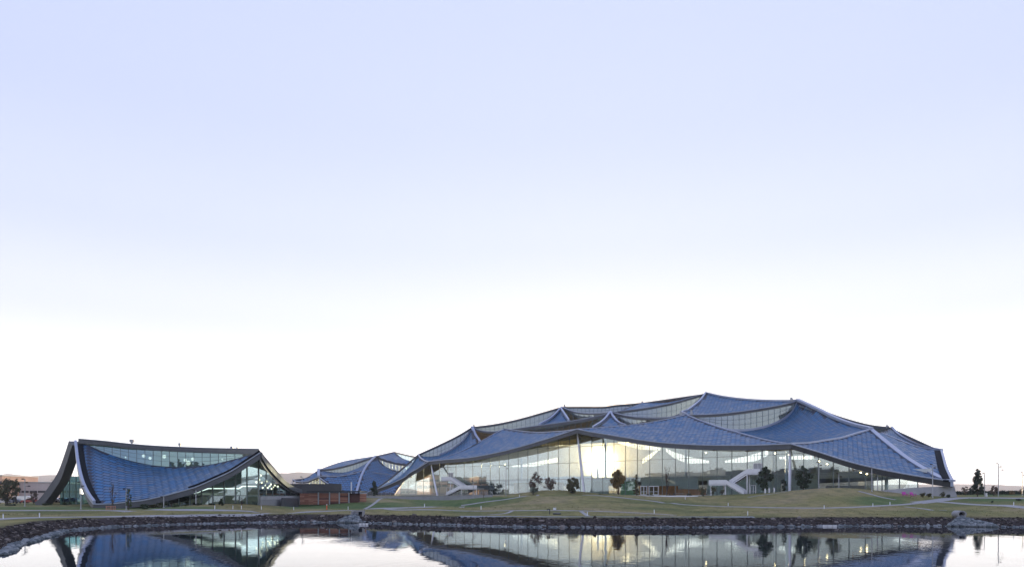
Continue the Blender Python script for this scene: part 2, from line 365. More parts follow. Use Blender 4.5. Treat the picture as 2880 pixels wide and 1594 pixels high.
# ground material: dry-and-green lawn, darker earth on the bank
m = bpy.data.materials.new('lawn'); m.use_nodes = True; nt = m.node_tree; b = nt.nodes['Principled BSDF']; b.inputs['Roughness'].default_value = .95; b.inputs['Specular IOR Level'].default_value = .1
t = nt.nodes.new('ShaderNodeTexCoord')
def noise(sc_, det, st=None):
    no = nt.nodes.new('ShaderNodeTexNoise'); no.inputs['Scale'].default_value = sc_; no.inputs['Detail'].default_value = det
    mp = nt.nodes.new('ShaderNodeMapping'); mp.inputs['Scale'].default_value = st or (1, 1, 1)
    nt.links.new(t.outputs['Object'], mp.inputs[0]); nt.links.new(mp.outputs[0], no.inputs['Vector']); return no
def rampn(src, stops):
    r = nt.nodes.new('ShaderNodeValToRGB'); nt.links.new(src, r.inputs[0]); c = r.color_ramp
    while len(c.elements) < len(stops): c.elements.new(.5)
    for e, (p, col) in zip(c.elements, stops): e.position = p; e.color = (*col, 1)
    return r
n1 = noise(.045, 5); n2 = noise(.5, 6, (1, .5, 1)); n3 = noise(7, 3)
r1 = rampn(n1.outputs[0], [(.36, (.130, .150, .062)), (.5, (.222, .208, .090)), (.66, (.275, .235, .135))])
r2 = rampn(n2.outputs[0], [(.3, (.70, .73, .71)), (.7, (1.2, 1.16, 1.1))]); r3 = rampn(n3.outputs[0], [(.3, (.75, .75, .75)), (.7, (1.2, 1.2, 1.2))])
def mulc(a, b_):
    x = nt.nodes.new('ShaderNodeMix'); x.data_type = 'RGBA'; x.blend_type = 'MULTIPLY'; x.inputs['Factor'].default_value = 1
    nt.links.new(a, x.inputs[6]); nt.links.new(b_, x.inputs[7]); return x.outputs[2]
lc = mulc(mulc(r1.outputs[0], r2.outputs[0]), r3.outputs[0])
at = nt.nodes.new('ShaderNodeAttribute'); at.attribute_name = 'cover'
mx = nt.nodes.new('ShaderNodeMix'); mx.data_type = 'RGBA'; nt.links.new(at.outputs['Fac'], mx.inputs['Factor'])
nt.links.new(lc, mx.inputs[6]); re = rampn(n3.outputs[0], [(.3, (.026, .022, .024)), (.7, (.06, .05, .05))]); nt.links.new(re.outputs[0], mx.inputs[7])
at2 = nt.nodes.new('ShaderNodeAttribute'); at2.attribute_name = 'lush'
mx2 = nt.nodes.new('ShaderNodeMix'); mx2.data_type = 'RGBA'; nt.links.new(at2.outputs['Fac'], mx2.inputs['Factor'])
nt.links.new(mx.outputs[2], mx2.inputs[6]); rl = rampn(n2.outputs[0], [(.3, (.055, .105, .036)), (.7, (.095, .150, .056))]); nt.links.new(rl.outputs[0], mx2.inputs[7])
nt.links.new(mx2.outputs[2], b.inputs['Base Color'])
bp = nt.nodes.new('ShaderNodeBump'); bp.inputs['Distance'].default_value = .12; nt.links.new(n3.outputs[0], bp.inputs['Height']); nt.links.new(bp.outputs[0], b.inputs['Normal'])
M['lawn'] = m
nx, ny = len(gx), len(gy)
V = np.stack([GX.ravel(), GY.ravel(), GZ.ravel()], 1)
idx = np.arange(nx * ny).reshape(ny, nx)
F = np.stack([idx[:-1, :-1].ravel(), idx[:-1, 1:].ravel(), idx[1:, 1:].ravel(), idx[1:, :-1].ravel()], 1)
me = bpy.data.meshes.new('ground'); me.from_pydata(V.tolist(), [], F.tolist()); me.materials.append(m)
me.polygons.foreach_set('use_smooth', np.ones(len(F), bool))
SD = shore_dist(GX, GY).ravel()
a_ = me.attributes.new('cover', 'FLOAT', 'POINT'); a_.data.foreach_set('value', (1 - smooth(3.3, 4.6, SD)).astype(np.float32))
# planted, watered patches of lawn (mostly seen as green strips)
lush = np.zeros(nx * ny); px_ = 1440 + FPX * V[:, 0] / np.maximum(V[:, 1], 1); py_ = HY - FPX * (V[:, 2] - CAMZ) / np.maximum(V[:, 1], 1)
for (a, b2, c, d, Ya, Yb) in [(-80, 620, 1424, 1432, 115, 175), (790, 1150, 1412, 1430, 120, 190), (1150, 1360, 1404, 1424, 150, 230), (2400, 2560, 1395, 1420, 130, 175), (2720, 2950, 1398, 1410, 140, 185), (1290, 1470, 1398, 1409, 190, 235), (2700, 2950, 1378, 1398, 175, 400)]:
    w = smooth(a - 40, a + 40, px_) * (1 - smooth(b2 - 40, b2 + 40, px_)) * smooth(c - 3, c + 3, py_) * (1 - smooth(d - 3, d + 3, py_)) * ((V[:, 1] > Ya) & (V[:, 1] < Yb))
    lush = np.maximum(lush, w)
a_ = me.attributes.new('lush', 'FLOAT', 'POINT'); a_.data.foreach_set('value', (lush * .85).astype(np.float32))
me.update(); ground = bpy.data.objects.new('ground', me); COL.objects.link(ground); tag(ground, kind='structure')
# water
m = bpy.data.materials.new('pond_water'); m.use_nodes = True; nt = m.node_tree; b = nt.nodes['Principled BSDF']
b.inputs['Base Color'].default_value = (.010, .018, .028, 1); b.inputs['Roughness'].default_value = .012; b.inputs['IOR'].default_value = 1.45; b.inputs['Specular IOR Level'].default_value = .75
t = nt.nodes.new('ShaderNodeTexCoord')
w1 = noise(1.5, 3, (1, .55, 1)); w2 = noise(.07, 3); w3 = noise(.3, 2, (1, .4, 1))
mr = nt.nodes.new('ShaderNodeMapRange'); mr.inputs[1].default_value = .42; mr.inputs[2].default_value = .68; mr.inputs[3].default_value = .15; mr.inputs[4].default_value = 1.0
nt.links.new(w2.outputs[0], mr.inputs[0])
mm = nt.nodes.new('ShaderNodeMath'); mm.operation = 'MULTIPLY'; nt.links.new(w1.outputs[0], mm.inputs[0]); nt.links.new(mr.outputs[0], mm.inputs[1])
ma = nt.nodes.new('ShaderNodeMath'); ma.operation = 'ADD'; nt.links.new(mm.outputs[0], ma.inputs[0]); nt.links.new(w3.outputs[0], ma.inputs[1])
bp = nt.nodes.new('ShaderNodeBump'); bp.inputs['Distance'].default_value = .011; nt.links.new(ma.outputs[0], bp.inputs['Height']); nt.links.new(bp.outputs[0], b.inputs['Normal'])
M['water'] = m
wpoly = SHORE + 0
cen = SHORE.mean(0); wp = cen + (SHORE - cen) * 1.04
wv = np.array([(a, c, 0.0) for a, c in wp]); tag(mk('water', wv, [tuple(range(len(wv) - 1, -1, -1))], m), kind='structure')
# hills far away
def hills(px0, px1, Y, prof, col):
    pxs = np.linspace(px0, px1, 90); base = np.interp(pxs, [p[0] for p in prof], [p[1] for p in prof])
    V = []; F = []
    for k, (dy, fr) in enumerate(((-900, 0), (-600, .35), (-250, .8), (0, 1.0), (500, .8), (1400, 0))):
        for i, p in enumerate(pxs):
            h = (HY - base[i]) / FPX * Y; wob = 6 * math.sin(i * .9 + k) + 5 * math.sin(i * .37 + 2 * k)
            V.append((xof(p, Y), Y + dy + wob * 6, CAMZ - 8 + (h + 8) * fr + (wob if 0 < fr < 1 else 0)))
    n = len(pxs)
    for k in range(5):
        for i in range(n - 1): F.append((k * n + i, k * n + i + 1, (k + 1) * n + i + 1, (k + 1) * n + i))
    return tag(mk('hills', V, F, col, smooth=True), kind='structure')
M['hill'] = base_mat('hillside', (.10, .095, .075), .95, 0, .3, .004)
hills(-700, 420, 4600, [(-700, 1345), (-200, 1338), (0, 1334), (25, 1331), (60, 1336), (90, 1340), (150, 1334), (200, 1338), (300, 1352), (420, 1385)], M['hill'])
hills(500, 1180, 4200, [(500, 1385), (650, 1347), (780, 1330), (850, 1327), (900, 1331), (1000, 1350), (1180, 1385)], M['hill'])
hills(2300, 3700, 5200, [(2300, 1375), (2500, 1362), (2700, 1360), (2800, 1362), (2880, 1366), (3100, 1362), (3700, 1380)], M['hill'])
# ------------------------------------------------------------------ canopy building kit
class Bld:
    def __init__(s, root): s.root = root; s.sv = []; s.sf = []; s.n = 0; s.tiles = []; s.panes = []; s.bvh = None
    def sheet(s, g, t=1.3, soff='soffit', deck='deck', side='fascia'):
        nv, nu = g.shape[0], g.shape[1]; top = g.reshape(-1, 3); bot = top - np.array([0, 0, t]); n = nv * nu
        V = np.vstack([top, bot]); F = []; mi = []
        i = np.arange(n).reshape(nv, nu)
        for a in range(nv - 1):
            for b in range(nu - 1):
                q = (i[a, b], i[a, b + 1], i[a + 1, b + 1], i[a + 1, b]); F.append(q); mi.append(0)
                F.append(tuple(x + n for x in q[::-1])); mi.append(2)
        rim = list(i[0, :]) + list(i[1:, -1]) + list(i[-1, -2::-1]) + list(i[-2:0:-1, 0])
        for k in range(len(rim)):
            a, b = rim[k], rim[(k + 1) % len(rim)]
            if np.linalg.norm(top[a] - top[b]) < 1e-4: continue
            F.append((a, a + n, b + n, b)); mi.append(1)
        F = [tuple(int(x) for x in f) for f in F]
        o = mk('roof_sheet', V, F, [M[deck], M[side], M[soff]], s.root, mi=mi)
        s.sv.append(bot); s.sf += [tuple(int(x) - n + s.n for x in f) for f, q in zip(F, mi) if q == 2]; s.n += n
        return o
    def soffit(s, x, y, z0=3.0):
        if s.bvh is None: s.bvh = BVHTree.FromPolygons(np.vstack(s.sv).tolist(), s.sf)
        h = s.bvh.ray_cast(Vector((x, y, z0)), Vector((0, 0, 1)))
        return h[0].z if h[0] is not None else None
    def tile(s, part, g, along, w, l, lift=.05, mat='tile', show=True):
        nv, nu = g.shape[0], g.shape[1]; P_ = g.reshape(-1, 3); i = np.arange(nv * nu).reshape(nv, nu); F = []
        for a in range(nv - 1):
            for b in range(nu - 1): F.append((int(i[a, b]), int(i[a, b + 1]), int(i[a + 1, b + 1]), int(i[a + 1, b])))
        bv = BVHTree.FromPolygons(P_.tolist(), F)
        nn = np.zeros(3)
        for f in F: nn += np.cross(P_[f[2]] - P_[f[0]], P_[f[3]] - P_[f[1]])
        nn /= np.linalg.norm(nn); nn = nn if nn[2] > 0 else -nn
        a = np.asarray(along, float); a = a - nn * (a @ nn); a /= np.linalg.norm(a); b = np.cross(nn, a); b = b if b[2] > 0 else -b
        c = P_.mean(0); ua = (P_ - c) @ a; ub = (P_ - c) @ b; N = Vector(nn)
        if np.cross(a, b) @ nn < 0: a = -a; ua = -ua
        def hit(x, y):
            h = bv.ray_cast(Vector(c + a * x + b * y + nn * 60), -N)
            return np.array(h[0]) if h[0] is not None else None
        ny_ = int((ub.max() - ub.min()) / l) + 1; nx_ = int((ua.max() - ua.min()) / w) + 2
        for j in range(ny_):
            y = ub.min() + (j + .05) * l
            for k in range(nx_):
                x = ua.min() + (k + (.5 if j % 2 else 0) - .5) * w
                q = [hit(x + w * .05, y), hit(x + w * .95, y), hit(x + w * .95, y + l * .84), hit(x + w * .05, y + l * .84)]
                if any(z is None for z in q): continue
                up = [q[0] + nn * lift, q[1] + nn * lift, q[2] + nn * .03, q[3] + nn * .03]
                V = np.array(up + [q[0], q[1]]); pj = [(1440 + FPX * v[0] / v[1], HY - FPX * (v[2] - CAMZ) / v[1]) for v in up]
                ar = abs(sum(pj[i][0] * pj[(i + 1) % 4][1] - pj[(i + 1) % 4][0] * pj[i][1] for i in range(4))) / 2
                nf = np.cross(up[1] - up[0], up[3] - up[0]); vis = (nf @ (np.array([0, 0, CAMZ]) - up[0])) > 0 and show
                s.tiles.append((ar if vis else 0, part, V, mat))
    def finish_tiles(s, most):
        s.tiles.sort(key=lambda r: -r[0]); rest = {}
        TF = [(0, 1, 2, 3), (4, 5, 1, 0), (4, 0, 3), (5, 2, 1)]
        for n, (ar, part, V, mat) in enumerate(s.tiles):
            if n < most and ar > 0: mk('solar_tile', V, TF, M[mat], part, rnd=np.repeat(RNG.random(), 4))
            else: rest.setdefault(part.name, (part, [], mat))[1].append(V)
        for part, L, mat in rest.values():
            V = np.vstack(L); F = [tuple(x + 6 * k for x in f) for k in range(len(L)) for f in TF]
            tag(mk('solar_tiles', V, F, M[mat], part, rnd=np.repeat(RNG.random(len(L)), 4)), kind='stuff')
    def rib(s, c, w=.45, h=.28, dz=0.0, mat='rib', name='roof_rib', side=0.0):
        m_ = MB(); m_.sweep(np.asarray(c) + np.array([0, 0, dz]), [(side - w / 2, -.05), (side + w / 2, -.05), (side + w / 2, h), (side - w / 2, h)]); return m_.make(name, M[mat], s.root)
    def fascia(s, c, h=.9, w=.7, mat='fascia'):
        m_ = MB(); m_.sweep(c, [(-w / 2, -h), (w / 2, -h), (w / 2, 0.02), (-w / 2, 0.02)]); return m_.make('roof_edge', M[mat], s.root)
    def clere(s, bot, top, nc, nr, glass='cglass', mw=.16, drop=.5, minh=.35, name='window_pane'):
        """upright glazing between two roof edges; every pane is a part, the bars are one frame"""
        def samp(c, xs):
            c = np.asarray(c); p = c[:, 0] / c[:, 1]; o = np.argsort(p); return np.stack([np.interp(xs, p[o], c[o, k]) for k in range(3)], 1)
        b0, t0 = np.asarray(bot), np.asarray(top)
        lo = max((b0[:, 0] / b0[:, 1]).min(), (t0[:, 0] / t0[:, 1]).min()); hi = min((b0[:, 0] / b0[:, 1]).max(), (t0[:, 0] / t0[:, 1]).max())
        xs = np.linspace(lo + 1e-4, hi - 1e-4, nc + 1); B = samp(bot, xs); T = samp(top, xs) - np.array([0, 0, drop * .5]); fr = MB(); B[:, 2] -= drop * .5
        for i in range(nc):
            for r in range(nr):
                q = [B[i] + (T[i] - B[i]) * r / nr, B[i + 1] + (T[i + 1] - B[i + 1]) * r / nr, B[i + 1] + (T[i + 1] - B[i + 1]) * (r + 1) / nr, B[i] + (T[i] - B[i]) * (r + 1) / nr]
                if max(q[3][2] - q[0][2], q[2][2] - q[1][2]) < minh: continue
                q[2][2] = max(q[2][2], q[1][2] + .02); q[3][2] = max(q[3][2], q[0][2] + .02)
                jit = RNG.normal(0, .004, 3); s.panes.append((np.array(q) + jit, glass, name))
        for i in range(nc + 1):
            if T[i][2] - B[i][2] > minh * .6: fr.beam(B[i], T[i], mw, mw * 1.4, (0, 1, 0))
        for r in range(1, nr):
            for i in range(nc):
                a = B[i] + (T[i] - B[i]) * r / nr; b = B[i + 1] + (T[i + 1] - B[i + 1]) * r / nr
                if T[i][2] - B[i][2] > minh: fr.beam(a, b, mw * 1.2, mw * .7)
        for i in range(nc):
            if max(T[i][2] - B[i][2], T[i + 1][2] - B[i + 1][2]) > minh * .6: fr.beam(B[i], B[i + 1], mw, mw); fr.beam(T[i], T[i + 1], mw, mw)
        if fr.v: fr.make('window_frame', M['mullion'], s.root)
    def finish_panes(s, most=300):
        def area(q): return np.linalg.norm(np.cross(q[2] - q[0], q[3] - q[1])) / (q[0][1] ** 2)
        s.panes.sort(key=lambda r: -area(r[0])); rest = {}
        for n, (q, g, nm) in enumerate(s.panes):
            if n < most: mk(nm, q, [(0, 1, 2, 3)], M[g], s.root)
            else: rest.setdefault(g, []).append(q)
        for g, L in rest.items():
            tag(mk('window_panes', np.vstack(L), [tuple(range(4 * k, 4 * k + 4)) for k in range(len(L))], M[g], s.root), kind='stuff')
    def facade(s, plan, ncols, levels, glass, z0, mw=.22, mull='mullion', minh=.3, cap=None):
        """curtain wall along plan points, cut off by the roof underside above it"""
        cols = []
        for (a, b), n in zip(zip(plan[:-1], plan[1:]), ncols):
            for i in range(n): cols.append(np.array(a) + (np.array(b) - np.array(a)) * i / n)
        cols.append(np.array(plan[-1])); tr = {l: MB() for l in levels[1:]}
        S = []
        for c in cols:
            h = s.soffit(c[0], c[1], z0 - 2); h = h if h is not None else z0
            S.append(min(h, cap) if cap else h)
        for i, c in enumerate(cols):
            if S[i] > z0 + .3:
                m_ = MB(); m_.beam((c[0], c[1], z0), (c[0], c[1], S[i] + .05), mw, mw * 1.7, (0, 1, 0)); m_.make('mullion', M[mull], s.root)
        for i in range(len(cols) - 1):
            a, b = cols[i], cols[i + 1]
            for k in range(len(levels)):
                zb = levels[k]; zt = levels[k + 1] if k + 1 < len(levels) else 99
                ta, tb = min(zt, S[i]), min(zt, S[i + 1])
                if max(ta, tb) < zb + minh: continue
                ta, tb = max(ta, zb + .01), max(tb, zb + .01); j = RNG.normal(0, .01, 4)
                s.panes.append((np.array([(a[0], a[1] + j[0], zb), (b[0], b[1] + j[1], zb), (b[0], b[1] + j[2], tb), (a[0], a[1] + j[3], ta)]), glass, 'glass_pane'))
                if k: tr[zb].beam((a[0], a[1], zb), (b[0], b[1], zb), mw * .8, mw * .7)
        for l, m_ in tr.items():
            if m_.v: m_.make('transom', M[mull], s.root)
        return cols
# ------------------------------------------------------------------ main canopy building
FL, FA, FC, FD, FG = (-50, 319.5), (-27, 299), (28, 250), (72, 204), (97, 170)
root = MR = thing('canopy_building', 'huge glass fronted hall under overlapping tent shaped blue scale roofs, sun shining through it', 'building', (28, 270, 4.3))
B = Bld(root)
A_, C_, D_, G_ = P(1207, 1297, 300), P(1624, 1206, 243), P(2225, 1248, 195), P(2679, 1353, 163)
U_, E_, F_, L_ = P(1419.5, 1205.5, 322), P(1930, 1166, 276), P(2450, 1208, 226), P(1033, 1383.6, 328)
eA = cv([(1207, 1297), (1258, 1292), (1318, 1287), (1386, 1275), (1450, 1260), (1548, 1231), (1624, 1206)], 300, 243)
eB = cv([(1624, 1206), (1650, 1212), (1728, 1225), (1805, 1237.5), (1867, 1245), (1960, 1250.7), (2050, 1252.3), (2136, 1251.5), (2198, 1249), (2225, 1248)], 243, 195)
eR = cv([(2225, 1248), (2306, 1272), (2384, 1297), (2452, 1314), (2518, 1327.5), (2602, 1342), (2679, 1353)], 195, 163)
eL = cv([(1033, 1383.6), (1056, 1376), (1095, 1362), (1141, 1340), (1150, 1332), (1175, 1317), (1207, 1297)], 328, 300)
AU = cv([(1207, 1297), (1224, 1294), (1285, 1274), (1349, 1243), (1399, 1215), (1419.5, 1205.5)], 300, 322)
CU = cv([(1624, 1206), (1604, 1209.5), (1564, 1213), (1510, 1215), (1455, 1210.5), (1419.5, 1205.5)], 243, 322)
CE = cv([(1624, 1206), (1650, 1205), (1743, 1197), (1805, 1191), (1867, 1180), (1930, 1166)], 243, 276)
DE = cv([(2225, 1248), (2201, 1246), (2136, 1233), (2059, 1212), (2050, 1210), (1976, 1185), (1930, 1166)], 195, 276)
DF = cv([(2225, 1248), (2275, 1246), (2322, 1239), (2375, 1230), (2400, 1222), (2450, 1208)], 195, 226)
GF = cv([(2679, 1353), (2649, 1346), (2619, 1331), (2551, 1289), (2484, 1237), (2450, 1208)], 163, 226)
H_ = P(2244, 1127, 280); K_ = P(1985, 1105.5, 330); I_ = P(2507, 1203, 255); J_ = P(2649, 1268, 205)
N_ = P(1176, 1277, 318); L1 = P(1328, 1200, 335); L2 = P(1579, 1143.3, 350); L3 = P(1717, 1158, 310); M1 = P(1804, 1132, 365)
def tri(c0, d0, d1, nu=26, nv=18): return coons(c0, d0[-1], d0, d1, nu, nv)
gA = tri(eA, AU, CU); gB = tri(eB, CE, DE); gR = tri(eR, DF, GF)
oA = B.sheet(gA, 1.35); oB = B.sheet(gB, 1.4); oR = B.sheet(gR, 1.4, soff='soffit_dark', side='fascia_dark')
ud = np.array([-.72, .69, 0])
B.tile(oA, gA, gA[0, -1] - gA[0, 0], 1.5, 1.75); B.tile(oB, gB, gB[0, -1] - gB[0, 0], 1.55, 1.75); B.tile(oR, gR, gR[0, -1] - gR[0, 0], 1.5, 1.3)
FH = cv([(2450, 1208), (2400, 1196), (2350, 1178), (2300, 1153), (2244, 1127)], 226, 280)
EHb = cv([(1930, 1166.5), (1976, 1186), (2020, 1204), (2059, 1212), (2105, 1211), (2152, 1202), (2198, 1183), (2229, 1157), (2244, 1127)], 276, 280)
gH = coons(DF, EHb, DE, FH, 30, 22); oH = B.sheet(gH, .9); B.tile(oH, gH, (1, .35, 0), 1.5, 1.5)
EHt = cv([(1930, 1165.5), (1956, 1166), (2012, 1164), (2074, 1158), (2136, 1149), (2198, 1138), (2244, 1127)], 277, 280)
EK = cv([(1930, 1165), (1917, 1161), (1935, 1154), (1953, 1141), (1972, 1124), (1985, 1105.5)], 277, 330)
HK = cv([(2244, 1127), (2220, 1128), (2152, 1127), (2090, 1123), (2028, 1115), (1985, 1105.5)], 280, 330)
gK = tri(EHt, EK, HK); oK = B.sheet(gK, .8); B.tile(oK, gK, (1, .1, 0), 1.6, 1.7)
B.clere(EHb - np.array([0, 0, -.9]), EHt - np.array([0, 0, .75]), 19, 3)
band = EHb[8:]; B.rib(band, .7, .85)
# left sheets
NA = cv([(1176, 1277.5), (1183, 1287), (1197, 1296), (1207, 1297)], 318, 300)
LN = cv([(1033, 1383.6), (1056, 1373), (1095, 1346), (1126, 1320), (1176, 1277)], 328, 318)
LNi = cv([(1040, 1384.5), (1060, 1377), (1095, 1358), (1126, 1338), (1150, 1315), (1172, 1283)], 326, 316)
gN = coons(eL, cv([(1040, 1384.5), (1060, 1377), (1095, 1358), (1126, 1338), (1150, 1315), (1176, 1278)], 326, 318), L_, NA[::-1], 26, 10)
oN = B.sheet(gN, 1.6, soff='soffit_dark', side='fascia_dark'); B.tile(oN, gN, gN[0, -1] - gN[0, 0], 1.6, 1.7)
B.clere(LNi, LN, 10, 1, minh=.2); B.fascia(LN, .8)
NLb = cv([(1176, 1277.5), (1189, 1282), (1224, 1281.5), (1258, 1272), (1285, 1255), (1310, 1233), (1328, 1203)], 318, 335)
AL1 = cv([(1207, 1297), (1224, 1294.5), (1285, 1274.5), (1345, 1246)], 300, 312)
gL1 = coons(AL1, NLb, NA[::-1], cv([(1345, 1246), (1338, 1232), (1328, 1203)], 312, 335), 26, 12); oL1 = B.sheet(gL1, .6); B.tile(oL1, gL1, (1, .5, 0), 1.6, 1.7)
NLt = cv([(1176, 1277), (1234, 1250.5), (1285, 1225.5), (1328, 1200)], 318, 335)
B.fascia(NLt, .8); B.clere(NLb, NLt - np.array([0, 0, .7]), 14, 2); B.rib(NLb[10:], .6, .75)
B.rib(cv([(1328, 1203), (1336, 1224), (1349, 1243)], 334, 326), 1.4, .9)
# L1 to L2 ridge glazing
LLt = cv([(1328, 1200), (1393, 1191.5), (1455, 1178.5), (1517, 1161.5), (1579, 1143.3)], 335, 350); B.fascia(LLt, .9)
LLb = cv([(1328, 1203), (1360, 1209), (1393, 1212), (1455, 1209), (1517, 1196), (1550, 1178), (1579, 1146)], 335, 350)
B.clere(LLb, LLt - np.array([0, 0, .8]), 20, 2)
sag1 = cv([(1328, 1200.5), (1352, 1210), (1386, 1213.5), (1408, 1210.5), (1440, 1207)], 335, 330); B.fascia(sag1, .8); B.rib(sag1, .5, .25)
ULt = cv([(1436, 1207.5), (1517, 1196), (1595, 1185.5), (1657, 1175), (1700, 1165), (1717, 1158)], 328, 310)
ULb = cv([(1436, 1214), (1517, 1220), (1595, 1216), (1657, 1210), (1690, 1200), (1717, 1164)], 328, 310)
B.fascia(ULt, 1.05); B.rib(ULt, .5, .22); B.clere(ULb, ULt - np.array([0, 0, .9]), 17, 1)
f_ = ULt[6:22]; gL2 = coons(f_, L2, cv([(1500, 1199), (1530, 1189), (1560, 1170), (1579, 1146)], 330, 350), cv([(1618, 1183), (1600, 1180), (1588, 1165), (1579, 1146)], 320, 350), 18, 12)
oL2 = B.sheet(gL2, .4); B.tile(oL2, gL2, (1, .1, 0), 1.6, 1.7)
B.rib(cv([(1517, 1195.5), (1545, 1180), (1562, 1166), (1577, 1149)], 330, 349), .9, .9); B.rib(cv([(1577, 1149), (1586, 1164), (1599, 1183)], 349, 326), .9, .9)
sag2 = cv([(1579, 1143.5), (1611, 1156), (1642, 1161), (1688, 1161.5), (1717, 1158.5)], 350, 310); B.fascia(sag2, .6); B.rib(sag2, .5, .25)
B.clere(cv([(1582, 1160), (1600, 1182), (1640, 1182), (1690, 1172), (1717, 1160)], 349, 311), sag2 - np.array([0, 0, .5]), 9, 1)
LMt = cv([(1579, 1143.3), (1640, 1143), (1700, 1142.5), (1728, 1138.5), (1760, 1136), (1804, 1132)], 350, 365); B.fascia(LMt, .75)
LMb = cv([(1580, 1144.5), (1611, 1155), (1650, 1162), (1697, 1159), (1737, 1156), (1770, 1151), (1790, 1147), (1804, 1135)], 350, 363)
B.clere(LMb, LMt - np.array([0, 0, .65]), 20, 2)
gS2 = coons(sag2, LMb[:24], sag2[0], cv([(1717, 1158.5), (1728, 1157)], 310, 352), 16, 6); B.sheet(gS2, .3)
# L3 peak
wa, wb = CU[9], CE[17]; gL3 = coons(spl([wa, (wa + wb) / 2 - np.array([0, 0, .4]), wb], 16), L3, spl([wa, P(1675, 1203, 282), P(1700, 1183, 298), P(1717, 1159, 310)], 20), spl([wb, P(1756, 1200, 282), P(1732, 1183, 298), P(1717, 1159, 310)], 20), 18, 14)
gC3 = coons(spl([wa, (wa + wb) / 2 - np.array([0, 0, .4]), wb], 16), C_, CU[9::-1], CE[17::-1], 14, 8); B.sheet(gC3, .6)
oL3 = B.sheet(gL3, .5); B.tile(oL3, gL3, (1, .1, 0), 1.5, 1.5)
B.rib(cv([(1668, 1204), (1692, 1189), (1704, 1178), (1716, 1161)], 290, 309), .95, .95); B.rib(cv([(1716, 1161), (1727, 1178), (1740, 1191), (1758, 1198)], 309, 290), .95, .95)
sag3 = cv([(1717, 1158), (1759, 1168), (1805, 1174), (1867, 1174.8), (1905, 1170), (1930, 1165)], 310, 277); B.fascia(sag3, .85)
B.rib(sag3, .5, .22); B.clere(cv([(1722, 1172), (1740, 1195), (1805, 1196), (1867, 1186), (1915, 1174)], 309, 281), sag3 - np.array([0, 0, .8]), 14, 1)
KLt = cv([(1737, 1156.5), (1805, 1148.5), (1883, 1134.5), (1945, 1117.5), (1985, 1105.5)], 335, 330); B.fascia(KLt, .75); B.rib(KLt, .5, .2)
KLb = cv([(1737, 1158), (1759, 1167), (1805, 1172), (1867, 1173), (1908, 1167), (1935, 1153), (1955, 1140), (1973, 1123), (1985, 1107)], 334, 330)
B.clere(KLb, KLt - np.array([0, 0, .65]), 18, 2)
gS3 = coons(sag3, KLb, cv([(1717, 1158), (1737, 1158)], 310, 334), EK, 18, 6); B.sheet(gS3, .3)
B.rib(EK, .8, .7)
gM = coons(KLt, cv([(1804, 1132), (1870, 1131), (1920, 1122), (1985, 1105.5)], 365, 330), cv([(1737, 1156.5), (1804, 1132)], 335, 365), K_, 16, 6); oM = B.sheet(gM, .4); B.tile(oM, gM, (1, 0, 0), 1.8, 1.8)
# right end
Fp = P(2478, 1217, 232)
Ft = cv([(2478, 1217), (2540, 1242), (2578, 1256), (2619, 1263.5), (2649, 1268)], 232, 205)
GJ = cv([(2679, 1353), (2663, 1318), (2656, 1293), (2649, 1268)], 163, 205)
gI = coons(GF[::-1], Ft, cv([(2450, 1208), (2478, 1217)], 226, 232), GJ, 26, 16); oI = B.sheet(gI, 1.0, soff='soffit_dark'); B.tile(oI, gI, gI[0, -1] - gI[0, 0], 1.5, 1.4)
It = cv([(2507, 1203), (2526, 1222), (2552, 1238.5), (2585, 1253.5), (2619, 1262), (2649, 1267.5)], 255, 206)
gI2 = coons(Ft, It, cv([(2478, 1217), (2507, 1203)], 232, 255), J_, 22, 8); oI2 = B.sheet(gI2, .7); B.tile(oI2, gI2, (1, -.5, 0), 1.5, 1.5)
B.rib(It, .8, .6); B.rib(Ft, .45, .25)
HI = cv([(2244, 1127), (2300, 1147), (2350, 1166.5), (2400, 1182), (2450, 1194), (2507, 1201)], 280, 255); B.fascia(HI, 1.1); B.clere(cv([(2250, 1140), (2450, 1207), (2490, 1213)], 270, 244), HI - np.array([0, 0, 1.0]), 6, 1)
# bright edges and wide ridge caps
for c in (eA, eB, eR, eL): B.rib(c, .5, .22)
B.rib(AU, .5, .28); B.rib(CU, .45, .2); B.rib(CE, .45, .22); B.rib(DE, .5, .28); B.rib(DF, .8, .42); B.rib(FH, 1.5, .85); B.rib(HK, 1.0, .65); B.rib(NA, .5, .3)
B.rib(GF, 1.35, .4, side=0); B.rib(EHt, .5, .25)
B.rib(GJ, 1.5, .32, mat='gap', name='gutter', side=-1.1)
m_ = MB(); m_.sweep(GJ, [(-.4, -1.15), (.2, -1.15), (.2, .4), (-.4, .4)]); m_.make('roof_rib', M['rib'], root)
